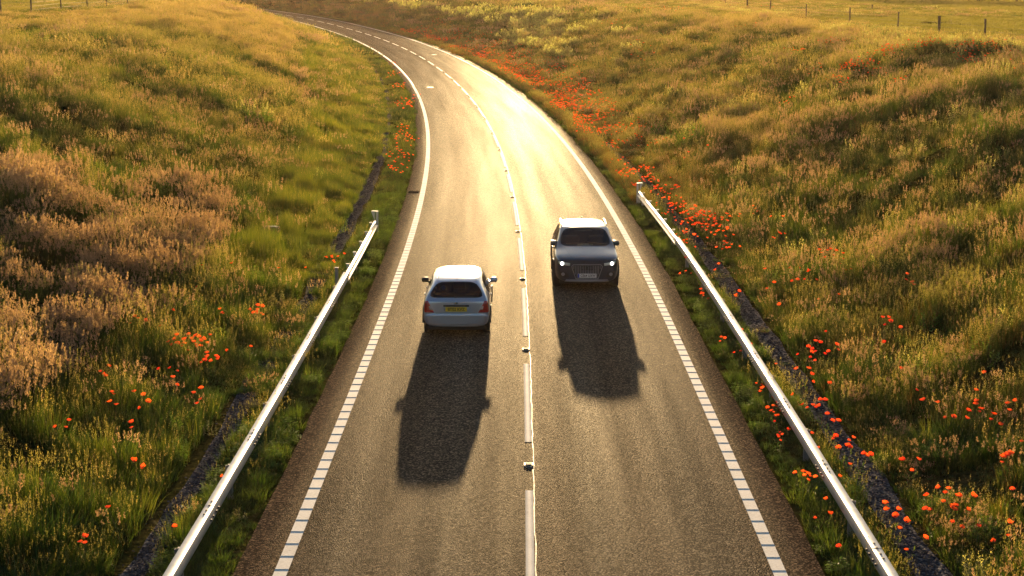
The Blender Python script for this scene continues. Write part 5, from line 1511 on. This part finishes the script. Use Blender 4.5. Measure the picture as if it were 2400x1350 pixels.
    for k_ in range(17):
        x0 = -.37 + k_ * .74 / 16
        zb = .375 if abs(x0) < .29 else .375 + (abs(x0) - .29) / .11 * .36
        a = Vector((x0, surf_y(bvh, x0, zb) - .018, zb)); b_ = Vector((x0, surf_y(bvh, x0, .728) - .018, .728)); v_ = b_ - a
        bm = bmesh.new(); bx(bm, (a + b_) / 2, (.012, .014, v_.length), bevel=0)
        bm_obj('slat', bm, M['satin'], gr)
    bd = []
    bm = bmesh.new()
    for k_ in range(4):
        cx = -.111 + k_ * .074; N = 22
        for q in range(N):
            a0, a1 = q * 6.28318 / N, (q + 1) * 6.28318 / N
            A_ = Vector((cx + .048 * math.cos(a0), 0, .665 + .048 * math.sin(a0))); B_ = Vector((cx + .048 * math.cos(a1), 0, .665 + .048 * math.sin(a1)))
            A_.y = B_.y = surf_y(bvh, cx, .665) - .034 - (.002 * (k_ % 2)); v_ = B_ - A_
            bx(bm, (A_ + B_) / 2, (.012, v_.length * 1.1, .010), v_.to_track_quat('Y', 'Z').to_matrix())
    bm_obj('badge', bm, M['chrome'], gr)['kind'] = 'stuff'
    yb = surf_y(bvh, 0, .46) - .045
    np_ = solid(root, 'number_plate', (0, yb, .455), (.52, .014, .112), M['wplate'], .003)
    solid(np_, 'blue_band', (-.236, yb - .006, .455), (.044, .008, .104), M['bplate'], 0)
    text_part('CE64 UXW', .10, (.025, yb - .0085, .452), M['ink'], np_, .84, .002)
    decal(bvh, 'chin', [(-.62, .27), (.62, .27), (.58, .335), (-.58, .335)], M['satin'], root, off=.02, nu=18, nv=3, depth=.03)
    # wipers and aerial
    for x0, x1 in ((-.55, .0), (.05, .6)):
        def top(x, y): return bvh.ray_cast(Vector((x, y, 3)), Vector((0, 0, -1)))[0]
        a, b_ = top(x0, 1.24), top(x1, 1.22); v_ = b_ - a
        bm = bmesh.new(); bx(bm, (a + b_) / 2 + Vector((0, -.005, .015)), (.018, v_.length, .014), v_.to_track_quat('Y', 'Z').to_matrix()); bm_obj('wiper', bm, M['trim'], root)
    bm = bmesh.new(); bx(bm, (0, 3.7, 1.54), (.04, .12, .06), bevel=.015); bm_obj('aerial', bm, M['slate'], root)
    return root, bvh
sv_, bv_ = suv()
SX, SY = 2.085, 43.95
ground_car(sv_, SX, SY)
tag(sv_, 'dark slate SUV with lit headlights and slatted grille, driving towards the camera', 'car')
zr = sv_.location.z
for (x, w, lab) in ((-.02, .15, 'larger pale paper on the dashboard behind the windscreen of the dark SUV'), (.31, .08, 'smaller pale paper on the dashboard behind the windscreen of the dark SUV')):
    bm = bmesh.new(); bx(bm, (0, 0, 0), (w, .07, .004)); o = bm_obj('paper', bm, M['paper'])
    o.location = (SX + x - .12, SY + 1.46, zr + 1.085); o.rotation_euler = (.35, 0, .05); tag(o, lab, 'paper')
bm = bmesh.new(); bx(bm, (0, 0, 0), (.24, .10, .012), bevel=.003)  # added slab standing in for a pale gleam behind the rear window
o = bm_obj('gleam_slab', bm, M['paper']); o.location = (-1.345 - .12, 37.95 + .34, hb_.location.z + .89); o.rotation_euler = (.3, 0, 0)
tag(o, 'added pale yellow card on the parcel shelf behind the rear window of the silver car', 'gleam')



# ------------------------------------------------------------------ evening air
bm = bmesh.new(); bx(bm, (0, 330, 9.0), (1500, 800, 30)); 
m, n, l, b = new_mat('evening_haze'); n.remove(b)
pv = n.new('ShaderNodeVolumePrincipled'); pv.inputs['Color'].default_value = (1, .72, .45, 1)
pv.inputs['Density'].default_value = .00006; pv.inputs['Anisotropy'].default_value = .6
l.new(pv.outputs[0], n['Material Output'].inputs['Volume'])
tag(bm_obj('haze', bm, m), 'thin golden evening haze over the cutting', kind='stuff')
